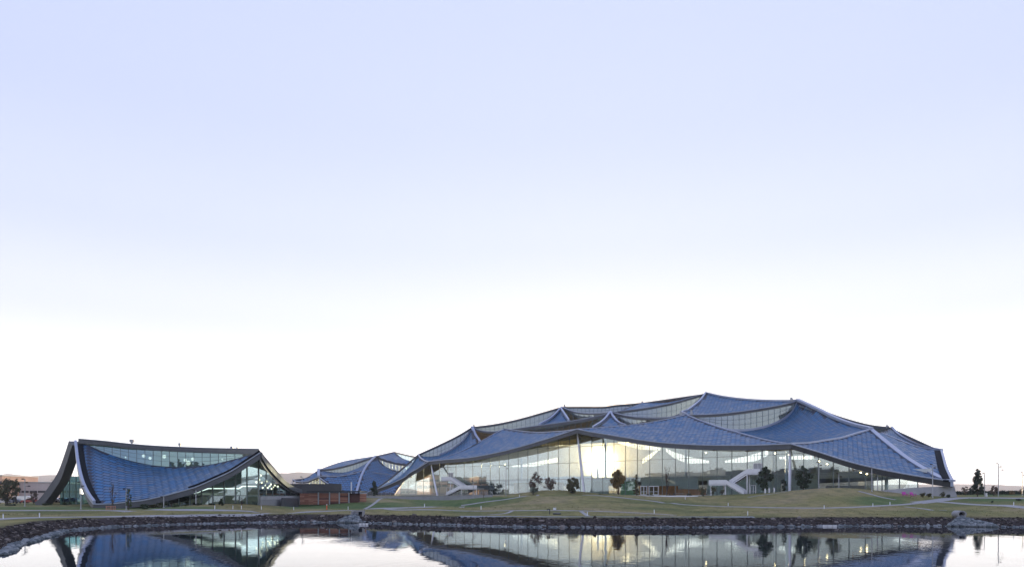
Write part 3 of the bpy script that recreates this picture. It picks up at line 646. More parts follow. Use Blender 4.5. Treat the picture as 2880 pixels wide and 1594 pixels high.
# rear roofs behind the ridge line
ridge = np.vstack([NLt, LLt, LMt]); rearL = spl([(-52, 385, 12), (-10, 425, 27), (25, 445, 35), (75, 452, 38)], 40)
B.sheet(coons(rearL, ridge, spl([rearL[0], N_], 8), spl([rearL[-1], M1], 8), 40, 10), .8)
rearR = spl([(75, 452, 38), (120, 420, 33), (158, 355, 24)], 30)
ridge2 = np.vstack([spl([M1, K_], 12), HK[::-1], HI]); B.sheet(coons(rearR, ridge2, spl([rearR[0], M1], 8), spl([rearR[-1], I_], 8), 40, 10), .8)
B.sheet(coons(spl([J_, (160, 290, 15), (158, 355, 24)], 12), spl([J_, I_], 12), J_, spl([(158, 355, 24), I_], 8), 12, 8), .8)
for p, dx, hh in ((L1, .8, 1.3), (L2, 1.5, 1.2), (H_, -2.2, 1.5), (I_, -1.0, 1.2), (E_, 2.2, 2.0), (E_, -2.0, 1.6), (M1, .5, 1.0)):
    m_ = MB(); m_.box((p[0] + dx, p[1] + 1, p[2] + hh / 2), (.7, .5, hh)); m_.box((p[0] + dx + .55, p[1] + 1, p[2] + hh * .35), (.18, .3, hh * .7)); m_.make('roof_vent', M['steel'], root)
# curtain wall
B.facade([FL, FA, FC], [6, 15], [4.3, 9.97, 15.76, 21.5], 'glass', 4.3, .15)
B.facade([(FC[0] + .06, FC[1] - .06), FD, FG], [13, 10], [4.3, 9.97, 15.76, 21.5], 'glass_clear', 4.3, .15)
B.finish_panes(300); B.finish_tiles(300)
# floors and rooms inside
def inset(p, n, d): return np.array([p[0] + n[0] * d, p[1] + n[1] * d])
inn = [(.66, .75), (.665, .746), (.70, .72), (.77, .64), (.81, .59)]
pl = [FL, FA, FC, FD, FG]
back = [(135, 235), (150, 340), (75, 440), (0, 425), (-46, 380)]
m_ = MB()
def prism(poly, z0, z1, mb):
    n = len(poly); V = [(p[0], p[1], z0) for p in poly] + [(p[0], p[1], z1) for p in poly]
    mb.add(V, [tuple(range(n - 1, -1, -1)), tuple(range(n, 2 * n))] + [(i, (i + 1) % n, n + (i + 1) % n, n + i) for i in range(n)])
prism([tuple(p) for p in pl] + back, 3.2, 4.25, m_); m_.make('ground_floor', M['slab'], root)
in2 = [inset(p, n, d) for p, n, d in zip(pl, inn, (26, 26, 26, 24, 7))]; bk2 = [(125, 240), (140, 335), (72, 425), (0, 412), (-40, 372)]
m_ = MB(); prism([tuple(p) for p in in2] + bk2, 9.2, 9.95, m_); m_.make('upper_floor', M['interior'], root)
# parapet of the upper floor
m_ = MB()
for a, b in zip(in2[:-1], in2[1:]): m_.beam((a[0], a[1], 10.45), (b[0], b[1], 10.45), .12, 1.0)
m_.make('upper_balustrade', M['interior'], root)
# ground floor room walls, set back 18 m
in3 = [inset(p, n, 12) for p, n in zip(pl, inn)]
def wallrun(a, b, z0, z1, f0, f1, mat, name, th=.3):
    p = np.array(a) + (np.array(b) - np.array(a)) * f0; q = np.array(a) + (np.array(b) - np.array(a)) * f1
    w = MB(); w.beam((p[0], p[1], (z0 + z1) / 2), (q[0], q[1], (z0 + z1) / 2), th, z1 - z0); return w.make(name, M[mat], root)
wallrun(in3[1], in3[2], 4.25, 9.1, .0, .28, 'dark', 'room_wall'); wallrun(in3[1], in3[2], 4.25, 9.1, .36, .70, 'soffit', 'room_wall'); wallrun(in3[1], in3[2], 4.25, 9.1, .74, .98, 'interior', 'room_wall')
wallrun(in3[2], in3[3], 4.25, 9.1, .06, .16, 'greenp', 'room_wall'); wallrun(in3[2], in3[3], 4.25, 9.1, .2, .55, 'interior', 'room_wall'); wallrun(in3[2], in3[3], 4.25, 9.1, .6, .98, 'interior', 'room_wall')
wallrun(in3[3], in3[4], 4.25, 9.1, .02, .25, 'interior', 'room_wall'); wallrun(in3[3], in3[4], 4.25, 7.0, .3, .6, 'pink', 'room_wall')
in25 = [inset(p, n, 9) for p, n in zip(pl, inn)]
wallrun(in25[2], in25[3], 4.25, 7.3, .22, .46, 'orange', 'orange_wall'); wallrun(in25[2], in25[3], 4.25, 6.2, .46, .62, 'orange', 'orange_wall')
# upper storey rooms, further back
in4 = [inset(p, n, 46) for p, n in zip(pl, inn)]
wallrun(in4[2], in4[3], 9.95, 13.2, .40, .62, 'interior', 'room_wall'); wallrun(in4[2], in4[3], 9.95, 13.6, .68, 1.0, 'interior', 'room_wall'); wallrun(in4[1], in4[2], 9.95, 12.2, .15, .55, 'interior', 'room_wall')
# inner columns and glulam struts
for f, d, seg in ((.2, 30, 1), (.75, 34, 1), (.3, 30, 2), (.78, 32, 2), (.5, 60, 2), (.5, 55, 1), (.5, 30, 3)):
    a = inset(pl[seg], inn[seg], d); b_ = inset(pl[seg + 1], inn[seg + 1], d); p = a + (b_ - a) * f; h = B.soffit(p[0], p[1], 5) or 20
    m_ = MB(); m_.tube([(p[0], p[1], 4.25), (p[0], p[1], h)], [.5, .4], 10); m_.make('inner_column', M['white'], root)
# glulam ribs just behind the glass, under the roof edge
for seg, n in ((1, 6), (2, 6), (3, 4)):
    for k in range(n):
        f = (k + .5) / n; p = np.array(pl[seg]) + (np.array(pl[seg + 1]) - np.array(pl[seg])) * f; q = inset(p, inn[seg], 26)
        hp, hq = B.soffit(p[0], p[1], 5), B.soffit(q[0], q[1], 5)
        if hp is None or hq is None or hp < 9: continue
        m_ = MB(); m_.beam((p[0], p[1], hp - .5), (q[0], q[1], hq - .5), .35, .9); m_.make('roof_beam', M['soffit'], root)
# rear glazing
rb = [(118, 232), (146, 300), (146, 345), (72, 436), (0, 422), (-44, 380)]
SLITS = [[(1432, 1310, 1313), (1500, 1300, 1311), (1568, 1286, 1298)], [(1522, 1250, 1254), (1575, 1240, 1253), (1628, 1234, 1243)], [(1733, 1238, 1243), (1800, 1248, 1263), (1862, 1259, 1266)],
         [(1805, 1292, 1304), (1828, 1276, 1290), (1852, 1260, 1266)], [(1866, 1257, 1262), (1895, 1270, 1287), (1935, 1283, 1303), (2000, 1296, 1301)], [(2033, 1296, 1300), (2090, 1284, 1300), (2125, 1275, 1296), (2168, 1262, 1276)], [(2190, 1284, 1290), (2260, 1280, 1292), (2330, 1284, 1288)]]
rw_, rg_, rm_ = MB(), MB(), MB(); W_ = []
for a, b_ in zip(rb[:-1], rb[1:]):
    L = int(math.hypot(b_[0] - a[0], b_[1] - a[1]) / 2.0) + 1
    for i in range(L): W_.append((a[0] + (b_[0] - a[0]) * i / L, a[1] + (b_[1] - a[1]) * i / L))
W_.append(rb[-1]); prev = None
for x, y in W_:
    h = (B.soffit(x, y, 5) or 18) + .05; px = 1440 + FPX * x / y; op = []
    for S_ in SLITS:
        q_ = np.array(S_)
        if q_[0, 0] < px < q_[-1, 0]: op.append((zof(np.interp(px, q_[:, 0], q_[:, 2]), y), zof(np.interp(px, q_[:, 0], q_[:, 1]), y)))
        else: op.append(None)
    cur = (x, y, h, op)
    if prev:
        p = prev; zz = []
        for o0, o1 in zip(p[3], op):
            if o0 and o1 and max(o0[0], o1[0]) < min(p[2], h) - .2: zz.append((o0[0], o1[0], min(o0[1], p[2]), min(o1[1], h)))
        zz.sort(); lo = (4.25, 4.25)
        for z in zz + [(p[2], h, 0, 0)]:
            if z[0] > lo[0] or z[1] > lo[1]: rw_.add([(p[0], p[1], lo[0]), (x, y, lo[1]), (x, y, z[1]), (p[0], p[1], z[0])], [(0, 1, 2, 3)])
            if z[2]:
                rg_.add([(p[0], p[1], z[0]), (x, y, z[1]), (x, y, z[3]), (p[0], p[1], z[2])], [(0, 1, 2, 3)]); rm_.beam((x, y, z[1]), (x, y, z[3]), .22, .2, (0, 1, 0)); lo = (z[2], z[3])
    prev = cur
rw_.make('rear_wall', M['glow_wall'], root); tag(rg_.make('rear_glass', M['clear'], root), kind='stuff'); tag(rm_.make('rear_mullions', M['mullion'], root), kind='stuff')
# outer columns that carry the eave
def column(p0, p1, r=.42, dark=None):
    m_ = MB(); m_.tube([p0, (np.array(p0) * .5 + np.array(p1) * .5), p1], [r, r * 1.15, r * .7], 12); return m_.make('eave_column', M['column'], root)
pc = P(1624, 1218, 246); gcol = ground_at(1643, 240); column((gcol[0], gcol[1], gcol[2] - .2), pc, .37)
pc = P(2222, 1264, 197); gcol = ground_at(2221, 194); column((gcol[0], gcol[1], gcol[2] - .2), pc, .37)
column((xof(2213, 199), 199, 4), P(2213, 1268, 199), .45)
pc = P(1213, 1308, 301); column((xof(1231, 292), 292, 3.2), pc, .37)
# concrete base of the right corner
m_ = MB(); top = [P(2471, 1379, 172), P(2568, 1370.5, 168), P(2640, 1367, 165.5), P(2684, 1366, 165)]; bot = [np.array([t_[0] - .3, t_[1] - .8, 2.2]) for t_ in top]; bot[-1] = np.array([xof(2698, 163), 163, 2.2])
bk = [t_ + np.array([2.5, 6, 0]) for t_ in top]; n = 4
V = top + bot + bk + [np.array([t_[0], t_[1], 2.0]) for t_ in bk]; F = []
for i in range(3): F += [(n + i, n + i + 1, i + 1, i), (i, i + 1, 2 * n + i + 1, 2 * n + i)]
F += [(3, n + 3, 3 * n + 3, 2 * n + 3), (0, 2 * n, 3 * n, n)]
m_.add(V, F); m_.make('base_wall', M['conc'], root)
# ------------------------------------------------------------------ left building (curved roof)
root = LR = thing('curved_roof_building', 'smaller building with one draped blue scale roof and a dark glass corner', 'building', (-62, 150, 1.9))
Bl = Bld(root)
eS = cv([(262, 1417), (308, 1416.4), (354, 1412), (400, 1407), (462, 1394), (500, 1384), (550, 1369.6), (604, 1346.5), (650, 1325.5), (697, 1296), (731, 1274)], 147, 140, 40)
lS = cv([(262, 1417), (247, 1396), (231, 1362), (218, 1310), (210, 1246)], 147, 171)
tS = cv([(210, 1246, 171), (242, 1248.5, 171), (277, 1264.5, 172), (323, 1282, 173), (370, 1295.6, 174), (416, 1305.3, 174), (462, 1310.7, 173), (512, 1312, 170), (558, 1309.5, 166), (604, 1303, 161), (650, 1292.5, 155), (697, 1280, 148), (729, 1272, 143)], 171, 143, 44)
rS = spl([eS[-1], tS[-1]], 8)
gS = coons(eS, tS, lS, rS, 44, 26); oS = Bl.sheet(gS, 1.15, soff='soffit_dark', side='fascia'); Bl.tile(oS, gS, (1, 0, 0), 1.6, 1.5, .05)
Bl.rib(eS, .35, .16); Bl.rib(lS + np.array([.25, -.1, .05]), .55, .75); Bl.rib(lS + np.array([1.25, .15, .12]), 1.0, .25, mat='gap', name='gutter'); Bl.rib(eS[22:] + np.array([-.25, .4, .35]), .5, .2, mat='gap', name='gutter')
fT = cv([(220, 1233, 170), (292, 1239, 173), (369, 1247.5, 175), (450, 1253.5, 174), (512, 1256.3, 171), (589, 1259, 164), (666, 1260.6, 153), (727, 1261.5, 143)], 170, 143, 40)
rT = spl([(-108, 205, 14.5), (-92, 214, 15), (-74, 209, 13), (-62, 198, 7)], 30)
gT = coons(fT, rT, spl([fT[0], rT[0]], 6), spl([fT[-1], rT[-1]], 6), 36, 10); Bl.sheet(gT, 1.05, side='fascia', soff='interior')
Bl.rib(fT, .3, .08)
Bl.clere(tS + np.array([0, .5, .1]), fT + np.array([0, .5, -1.0]), 22, 3, 'uglass', .09, .3, .25)
# left leg and right return: deep curved eave beams
leg = cv([(212, 1246), (197, 1292), (180, 1336), (156, 1374), (124, 1414), (112, 1421)], 172, 178, 26)
m_ = MB(); m_.sweep(leg, [(-1.1, -1.0), (1.1, -1.0), (1.1, 1.0), (-1.1, 1.0)], flat=False)
V = np.vstack(m_.v)
m_.make('eave_beam', M['fascia'], root)
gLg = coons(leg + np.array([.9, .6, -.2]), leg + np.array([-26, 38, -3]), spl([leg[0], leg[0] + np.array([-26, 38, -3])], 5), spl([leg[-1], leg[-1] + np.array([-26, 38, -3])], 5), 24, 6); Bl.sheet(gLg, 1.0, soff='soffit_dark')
ret = cv([(731, 1278), (748, 1309), (769, 1334), (790, 1352), (818, 1371), (846, 1381)], 141, 178, 26)
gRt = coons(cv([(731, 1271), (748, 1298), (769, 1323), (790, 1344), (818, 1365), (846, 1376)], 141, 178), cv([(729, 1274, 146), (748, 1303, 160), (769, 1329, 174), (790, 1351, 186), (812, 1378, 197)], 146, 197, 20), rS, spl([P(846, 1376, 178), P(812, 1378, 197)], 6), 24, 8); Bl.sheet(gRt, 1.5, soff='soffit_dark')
Bl.fascia(cv([(731, 1271), (748, 1298), (769, 1323), (790, 1344), (818, 1365), (846, 1376)], 140.5, 177.5), 1.1, .8)
# glass corner
zb = 1.9
Bl.facade([(xof(440, 148), 148), (xof(727, 145.5), 145.5)], [9], [zb, zof(1392.7, 146), zof(1348, 146), zof(1300, 146)], 'lglass', zb, .2)
zw = zof(1395, 150); cor = (xof(728, 145.5), 145.5); far = (xof(846, 181), 181)
Bl.facade([cor, far], [7], [zw, zw + 3.1, zw + 6.2], 'lglass', zw, .13)
wv_ = MB(); wv_.beam((cor[0] + .1, cor[1] + .1, zof(1400, 147)), (far[0], far[1], zof(1400, 147)), .6, .8); wv_.make('base_band', M['conc'], root)
wv_ = MB(); wv_.beam((cor[0] + .1, cor[1] + .5, 2.5), (far[0], far[1] + .4, 2.5), .4, 2.6); wv_.make('base_wall', M['steel'], root)
wv_ = MB(); wv_.beam(P(793, 1413, 158), P(800, 1413, 160), .3, 2.2); wv_.beam(P(800, 1413, 160), P(838, 1413, 172), .35, 2.2); wv_.make('loading_door', M['fascia'], root)
# inside: floor plate, rooms, lit strip
m_ = MB(); prism([(xof(450, 151), 151), (xof(724, 148), 148), (xof(838, 182), 182), (-60, 205), (-95, 205)], 4.2, 4.5, m_); m_.make('upper_floor', M['interior'], root)
m_ = MB(); m_.box((xof(640, 156), 156, 5.4), (8.6, .3, 1.9)); m_.make('room_wall', M['interior'], root)
m_ = MB(); m_.box((xof(578, 153), 153, 3.4), (5.2, .3, 3.2)); m_.make('room_wall', M['interior'], root)
m_ = MB(); m_.box((xof(520, 152), 152, 2.6), (6.0, .3, 2.6)); m_.make('room_wall', M['clay'], root)
m_ = MB(); m_.box((xof(650, 162), 162, 3.0), (14, .3, 2.2)); m_.make('room_wall', M['interior'], root)
m_ = MB(); m_.box((-72, 196, 4.5), (50, .4, 6.0)); m_.make('rear_wall', M['soffit_dark'], root)
m_ = MB(); m_.box((xof(480, 186), 186, 10.2), (37, .3, 10.4)); m_.make('inner_wall', M['interior'], root)
m_ = MB(); m_.beam(P(545, 1386.5, 151), P(586, 1372.8, 152), .25, .22); m_.beam(P(586, 1372.8, 152), P(672, 1372.8, 153), .25, .2); m_.beam(P(672, 1372.8, 153), P(681, 1366.5, 153), .25, .2); m_.beam(P(681, 1366.5, 153), P(721, 1366.5, 153), .25, .2)
m_.make('light_strip', M['strip'], root)
m_ = MB(); m_.box((xof(216, 182), 182, 4.9), (8.4, .3, 8.6)); m_.make('arch_glazing', M['lglass'], root)
for k in range(5):
    m_ = MB(); m_.box((xof(178 + k * 18, 181.6), 181.6, 4.9), (.14, .2, 8.4)); m_.make('mullion', M['mullion'], root)
m_ = MB(); m_.box((xof(240, 180), 180, 5.4), (2.6, .2, 1.4)); m_.make('lit_window', M['strip'], root)
for px, py, w_, h_ in ((371, 1239, 1.0, .75), (506, 1249, .6, .7), (652, 1257, .6, .45), (668, 1258, .35, .3)):
    p = P(px, py, 180 if px < 600 else 167); m_ = MB(); m_.box((p[0], p[1], p[2]), (w_, .6, h_)); m_.box((p[0], p[1], p[2] - h_ * .8), (w_ * .4, .3, h_)); m_.make('roof_vent', M['steel'], root)
Bl.finish_panes(300); Bl.finish_tiles(300)
# pendant lamps behind the glass
PEND = [(734, 1336), (729, 1348), (721, 1355), (736, 1356.5), (747, 1364), (758, 1366), (762, 1361), (768, 1369), (781, 1367), (739, 1370.5), (764, 1373.5), (750, 1353), (773, 1364), (753, 1371)]
PN = ['topmost of the cluster', 'second from top of the cluster', 'beside the glass corner post', 'below the top two', 'left of the middle', 'in the middle of the cluster', 'right of centre, higher one', 'right of centre, lower one', 'rightmost of the cluster', 'lowest at left', 'lowest at right', 'alone high on the right side', 'second from the right', 'low in the middle']
src = None
for (px, py), w_ in zip(PEND, PN):
    Y = 156 + (px - 720) * .22; p = P(px, py, Y)
    if src is None:
        src = thing('pendant_lamp', 'x', 'lamp', p, 'glowing pendant lamps behind the glass corner')
        m_ = MB(); m_.ball(p, .22, 8, 6); m_.make('globe', M['lit'], src); m_ = MB(); m_.beam(p + np.array([0, 0, .2]), p + np.array([0, 0, 1.6]), .03, .03); m_.make('cord', M['dark'], src); o = src
    else: o = copy_thing(src, p)
    o['label'] = 'small warm round lamp hanging behind the dark glass corner, ' + w_
src = None
for px, py, r_, w_ in [(404, 1281.5, .42, 'leftmost large one'), (422, 1287.5, .36, 'right beside the leftmost large one'), (462, 1283, .46, 'over the middle of the band'), (521, 1293, .40, 'left of the tight pair'), (542, 1290, .42, 'highest of the right cluster'), (529, 1301, .62, 'largest and lowest of the right cluster'), (625, 1291, .2, 'small one near the right end'), (353, 1285, .2, 'small one near the left end')]:
    Y = 180 if px < 600 else 166; p = P(px, py, Y)
    if src is None:
        src = thing('globe_lamp', 'x', 'lamp', p, 'white globe lamps behind the high window band')
        m_ = MB(); m_.ball(p, .42, 10, 7); m_.make('globe', M['litw'], src); m_ = MB(); m_.beam(p + np.array([0, 0, .4]), p + np.array([0, 0, 1.9]), .04, .04); m_.make('cord', M['dark'], src); o = src
    else: o = copy_thing(src, p, scale=r_ / .42)
    o['label'] = 'white globe lamp behind the curved high window band, ' + w_
src = None  # warm lamps under the eaves, some added to brighten hall and soffit
for px, py, Y, w_ in [(2219, 1278, 207, 'right at the top of the outer eave column'), (2262, 1287, 205, 'second along the dark sloping eave'), (2303, 1296, 202, 'behind the lamp post top'), (2326, 1304, 200, 'fourth down the dark sloping eave'), (2421, 1328, 190, 'fifth, low on the sloping eave'), (2438, 1332, 189, 'lowest on the sloping eave'), (2180, 1274, 212, 'left of the outer eave column'), (1985, 1272, 236, 'above the right stair'), (1420, 1305, 300, 'left under the long eave')]:
    p = P(px, py, Y)
    if src is None:
        src = thing('ceiling_lamp', 'x', 'lamp', p, 'warm lamps under the hall roof'); m_ = MB(); m_.ball(p, .26, 8, 5, (1, 1, .6)); m_.make('shade', M['litc'], src); m_ = MB(); m_.beam(p + np.array([0, 0, .14]), p + np.array([0, 0, .6]), .05, .05); m_.make('stem', M['dark'], src); o = src
    else: o = copy_thing(src, p)
    o['label'] = 'small warm lamp under the hall roof, ' + w_
# ------------------------------------------------------------------ middle building between the two
root = MDR = thing('canopy_building', 'low far building of tent shaped blue roofs behind the red cedar pavilion', 'building', (-80, 400, 2.5))
Bm = Bld(root)
p1 = [(823, 1348), (831, 1352.3), (862, 1354), (881, 1346.5), (896, 1341)]; e1 = cv(p1, 366, 362)
t1 = cv([(823, 1347.5), (862, 1341.6), (887, 1326), (896, 1321.3)], 367, 374)
g1 = coons(e1, t1, P(823, 1348, 366), cv([(896, 1341), (896, 1330), (896, 1321.3)], 362, 374), 16, 8); o1 = Bm.sheet(g1, .8)
l2 = cv([(896, 1341), (918, 1357), (952, 1379), (958, 1386)], 362, 352); st = cv([(1002, 1388), (1010, 1358), (1020, 1330), (1036, 1303), (1056, 1283)], 350, 386)
rb1 = cv([(896, 1339), (955, 1338.5), (1002, 1329), (1017, 1324)], 363, 368)
g2 = coons(spl([l2[-1], st[0]], 12), rb1, l2[::-1], st[:19], 18, 14); o2 = Bm.sheet(g2, .8)
cb = cv([(897, 1322), (940, 1327.5), (971, 1327.5), (1002, 1318), (1033, 1301), (1056, 1284)], 374, 386)
g3 = coons(rb1, cb, cv([(896, 1339), (896, 1322)], 363, 374), st[18:], 18, 6); o3 = Bm.sheet(g3, .4)
ct = cv([(896, 1320.7), (940, 1316), (986, 1305), (1033, 1290), (1056, 1282)], 374, 386); Bm.fascia(ct, .7); Bm.clere(cb, ct - np.array([0, 0, .6]), 18, 1, minh=.3)
r3 = cv([(1057, 1284), (1064, 1290), (1079, 1306), (1095, 1317), (1123, 1325), (1150, 1332)], 386, 396)
g4 = coons(spl([st[0], P(1110, 1388, 365)], 14), r3, st, spl([P(1110, 1388, 365), P(1150, 1332, 396)], 10), 18, 16); o4 = Bm.sheet(g4, .8)
t3 = cv([(1057, 1282), (1064, 1285), (1095, 1297), (1142, 1306), (1170, 1309)], 387, 400); Bm.fascia(t3, .7); Bm.clere(r3, t3 - np.array([0, 0, .6]), 10, 1, minh=.3)
pk3 = P(1108, 1269.4, 420)
g5 = coons(t3, P(1108, 1270, 420), cv([(1057, 1282), (1080, 1278), (1097, 1273.5), (1108, 1269.6)], 387, 420), cv([(1170, 1309), (1157, 1297), (1134, 1289), (1108, 1269.6)], 400, 420), 16, 10); o5 = Bm.sheet(g5, .5)
t5 = cv([(1108, 1269.4), (1135, 1276), (1170, 1283.4), (1200, 1288)], 420, 420); Bm.fascia(t5, .6); Bm.clere(cv([(1109, 1271), (1134, 1289), (1157, 1296), (1190, 1305)], 420, 415), t5 - np.array([0, 0, .5]), 8, 1, minh=.3)
bk_ = cv([(896, 1320), (932, 1308.5), (966, 1296.6), (1010, 1289.5), (1056, 1281.5)], 376, 392)
g6 = coons(ct, bk_ + np.array([2, 14, 1.0]), spl([ct[0], bk_[0] + np.array([2, 14, 1.])], 4), spl([ct[-1], bk_[-1] + np.array([2, 14, 1.])], 4), 18, 5)
pkb = P(966, 1296, 410); g6 = coons(ct, cv([(897, 1319.5, 390), (932, 1308, 402), (966, 1296.3, 412), (1010, 1289, 408), (1058, 1281, 402)], 390, 402), spl([ct[0], P(897, 1319.5, 390)], 4), spl([ct[-1], P(1058, 1281, 402)], 4), 18, 6); o6 = Bm.sheet(g6, .4)
bkr = spl([P(880, 1350, 440), P(1000, 1330, 470), P(1160, 1340, 470)], 16)
Bm.sheet(coons(bkr, np.vstack([cv([(897, 1319.5, 390), (966, 1296.3, 412), (1058, 1281, 402)], 390, 402, 12), spl([P(1058, 1281, 402), pk3], 6)]), spl([bkr[0], P(897, 1319.5, 390)], 5), spl([bkr[-1], pk3], 5), 16, 6), .6)
for o_, g_ in ((o1, g1), (o2, g2), (o3, g3), (o4, g4), (o5, g5), (o6, g6)): Bm.tile(o_, g_, (1, 0, 0), 1.9, 2.0, mat='tile_far', show=False)
Bm.rib(st, 1.1, .55); Bm.rib(rb1, .5, .3); Bm.rib(cv([(896, 1341), (896, 1330), (896, 1321.3)], 361, 373), 1.4, .9); Bm.rib(l2, .5, .35); Bm.rib(e1, .5, .4); Bm.rib(cv([(1025, 1325), (1060, 1330), (1100, 1335), (1125, 1337)], 372, 385), .5, .4)
Bm.rib(l2 + np.array([.9, .5, 0]), .6, .25, mat='gap', name='gutter')
Bm.facade([(xof(822, 372), 372), (xof(870, 370), 370), (xof(965, 362), 362)], [5, 11], [2.5, zof(1368, 365)], 'cglass', 2.5, .14)
m_ = MB(); m_.box((xof(902, 380), 380, 5), (24, .3, 6)); m_.make('room_wall', M['white'], root)
for (a, b_) in ((P(829, 1353, 364), P(838, 1377, 364)), (P(899, 1346, 361), P(903, 1376, 361)), (P(822, 1350, 368), P(822, 1376, 368))):
    m_ = MB(); m_.tube([a, b_ - np.array([0, 0, 2])], .28, 8); m_.make('eave_column', M['column'], root)
Bm.finish_panes(300); Bm.finish_tiles(0)
# ------------------------------------------------------------------ paths, walls, kerbs
def ribbon(name, pts, w, mat, n=None, lift=.05):
    """strip of paving laid on the ground through picture points"""
    G = [onground(*p) for p in pts]; G = [g for i, g in enumerate(G) if i == 0 or np.linalg.norm(g - G[i - 1]) > .5]
    c = spl(G, n or max(12, int(sum(np.linalg.norm(np.diff(np.array(G), axis=0), axis=1)) / 1.5)))
    for _ in range(3): c[1:-1, :2] = (c[:-2, :2] + c[1:-1, :2] * 2 + c[2:, :2]) / 4
    V = []; F = []
    for i in range(len(c)):
        t_ = c[min(i + 1, len(c) - 1)] - c[max(i - 1, 0)]; s_ = np.array([t_[1], -t_[0]]); s_ /= np.linalg.norm(s_) + 1e-9
        for k in (-.5, 0, .5): q = c[i, :2] + s_ * w * k; V.append((q[0], q[1], hgt(q[0], q[1]) + lift))
    for i in range(len(c) - 1):
        for k in (0, 1): F.append((i * 3 + k, i * 3 + k + 1, i * 3 + k + 4, i * 3 + k + 3))
    V += [(a, b, z - .12) for a, b, z in V]; n3 = len(c) * 3
    for i in range(len(c) - 1):
        F.append((i * 3, i * 3 + 3, n3 + i * 3 + 3, n3 + i * 3)); F.append((i * 3 + 5, i * 3 + 2, n3 + i * 3 + 2, n3 + i * 3 + 5))
    return tag(mk(name, V, F, mat), kind='structure')
PATHS = [([(-60, 1436.5), (150, 1435), (300, 1434.5), (450, 1434), (560, 1434), (640, 1436), (720, 1439)], 2.6),
         ([(-60, 1464), (0, 1459), (110, 1455.5), (200, 1453.5), (300, 1452.5), (420, 1451.5), (520, 1450), (640, 1448), (740, 1446)], 2.2),
         ([(740, 1446), (860, 1439), (930, 1437), (985, 1434), (1035, 1431), (1090, 1429.5), (1180, 1427), (1300, 1424.5)], 2.0),
         ([(1085, 1431), (1110, 1434.6), (1265, 1435), (1420, 1435), (1500, 1435.3), (1610, 1436.3), (1720, 1438.7), (1828, 1443.4), (1900, 1448.5)], 1.4),
         ([(1297, 1421), (1369, 1409.5), (1413, 1405.5), (1466, 1397), (1513, 1391)], 1.3),
         ([(1640, 1391.5), (1730, 1397), (1780, 1402.6), (1842, 1409), (1904, 1416.5), (1921, 1419), (2000, 1422.5), (2100, 1425), (2180, 1427.3), (2266, 1428.8), (2390, 1426.8), (2484, 1422), (2577, 1414.5), (2639, 1406.5), (2670, 1402.5)], 1.7),
         ([(2577, 1414), (2639, 1407), (2670, 1402.5), (2701, 1399.5), (2794, 1399.5), (2960, 1401)], 4.2),
         ([(2640, 1411), (2670, 1412.5), (2763, 1419.3), (2880, 1426.5), (2960, 1432)], 2.4),
         ([(2103, 1398), (2140, 1392), (2180, 1387), (2219, 1381)], 1.0),
         ([(2415, 1381), (2440, 1387), (2477, 1397.5), (2520, 1406)], 1.0),
         ([(2546, 1425), (2608, 1431), (2655, 1435)], 1.2),
         ([(1024, 1431), (1048, 1418.5), (1062, 1408), (1075, 1401)], .9),
         ([(1374, 1447), (1400, 1446), (1424, 1443), (1440, 1436)], .9), ([(1634, 1437.5), (1644, 1444), (1654, 1451)], .9)]
for pts, w in PATHS: ribbon('path', pts, w * .72, M['pathc'])
M['strip_grey'] = base_mat('pale_gravel', (.24, .27, .30), .9, 0, .25, 1.2)
ribbon('gravel_strip', [(1290, 1452.5), (1400, 1452), (1550, 1452.3), (1700, 1452.5), (1850, 1452.8), (2000, 1453), (2120, 1453)], 1.0, M['strip_grey'])
def wall(name, pts, h, th, mat, label, cat, base=-.5, cap=None):
    """pts: (px, py of top, Y)"""
    t_ = [P(*p) for p in pts]; root_ = thing(name, label, cat, (t_[0][0], t_[0][1], hgt(t_[0][0], t_[0][1])))
    m_ = MB(); c = spl(t_, 24); m_.sweep(c, [(-th / 2, -h), (th / 2, -h), (th / 2, 0), (-th / 2, 0)]); m_.make('wall_body', mat, root_)
    if cap: m2 = MB(); m2.sweep(c + np.array([0, 0, .003]), [(-th / 2 - .05, 0), (th / 2 + .05, 0), (th / 2 + .05, .1), (-th / 2 - .05, .1)]); m2.make('coping', cap, root_)
    return root_, c
rw, c_ = wall('retaining_wall', [(1031, 1394, 205), (1090, 1394.5, 214), (1150, 1395, 222), (1240, 1394, 231), (1320, 1392, 237), (1385, 1391, 240)], 2.4, .4, M['conc'], 'long low grey concrete terrace wall below the left glass front', 'wall', cap=M['pathc'])
rl = thing('railing', 'thin grey guard rail along the top of the terrace wall', 'railing', tuple(c_[0]))
m_ = MB()
for c in c_[::1]: m_.beam(c + np.array([0, 1.2, 0]), c + np.array([0, 1.2, 1.1]), .07, .07)
m_.make('rail_posts', M['steel'], rl)
for hh in (.45, .8, 1.12):
    m_ = MB(); m_.sweep(c_ + np.array([0, 1.2, hh]), [(-.03, -.03), (.03, -.03), (.03, .03), (-.03, .03)]); m_.make('rail', M['steel'], rl)
wall('low_wall', [(1780, 1392, 203), (1850, 1392.5, 201), (1905, 1392.8, 199), (1962, 1393, 197)], 1.0, .5, M['white'], 'low white garden wall in front of the doors', 'wall')
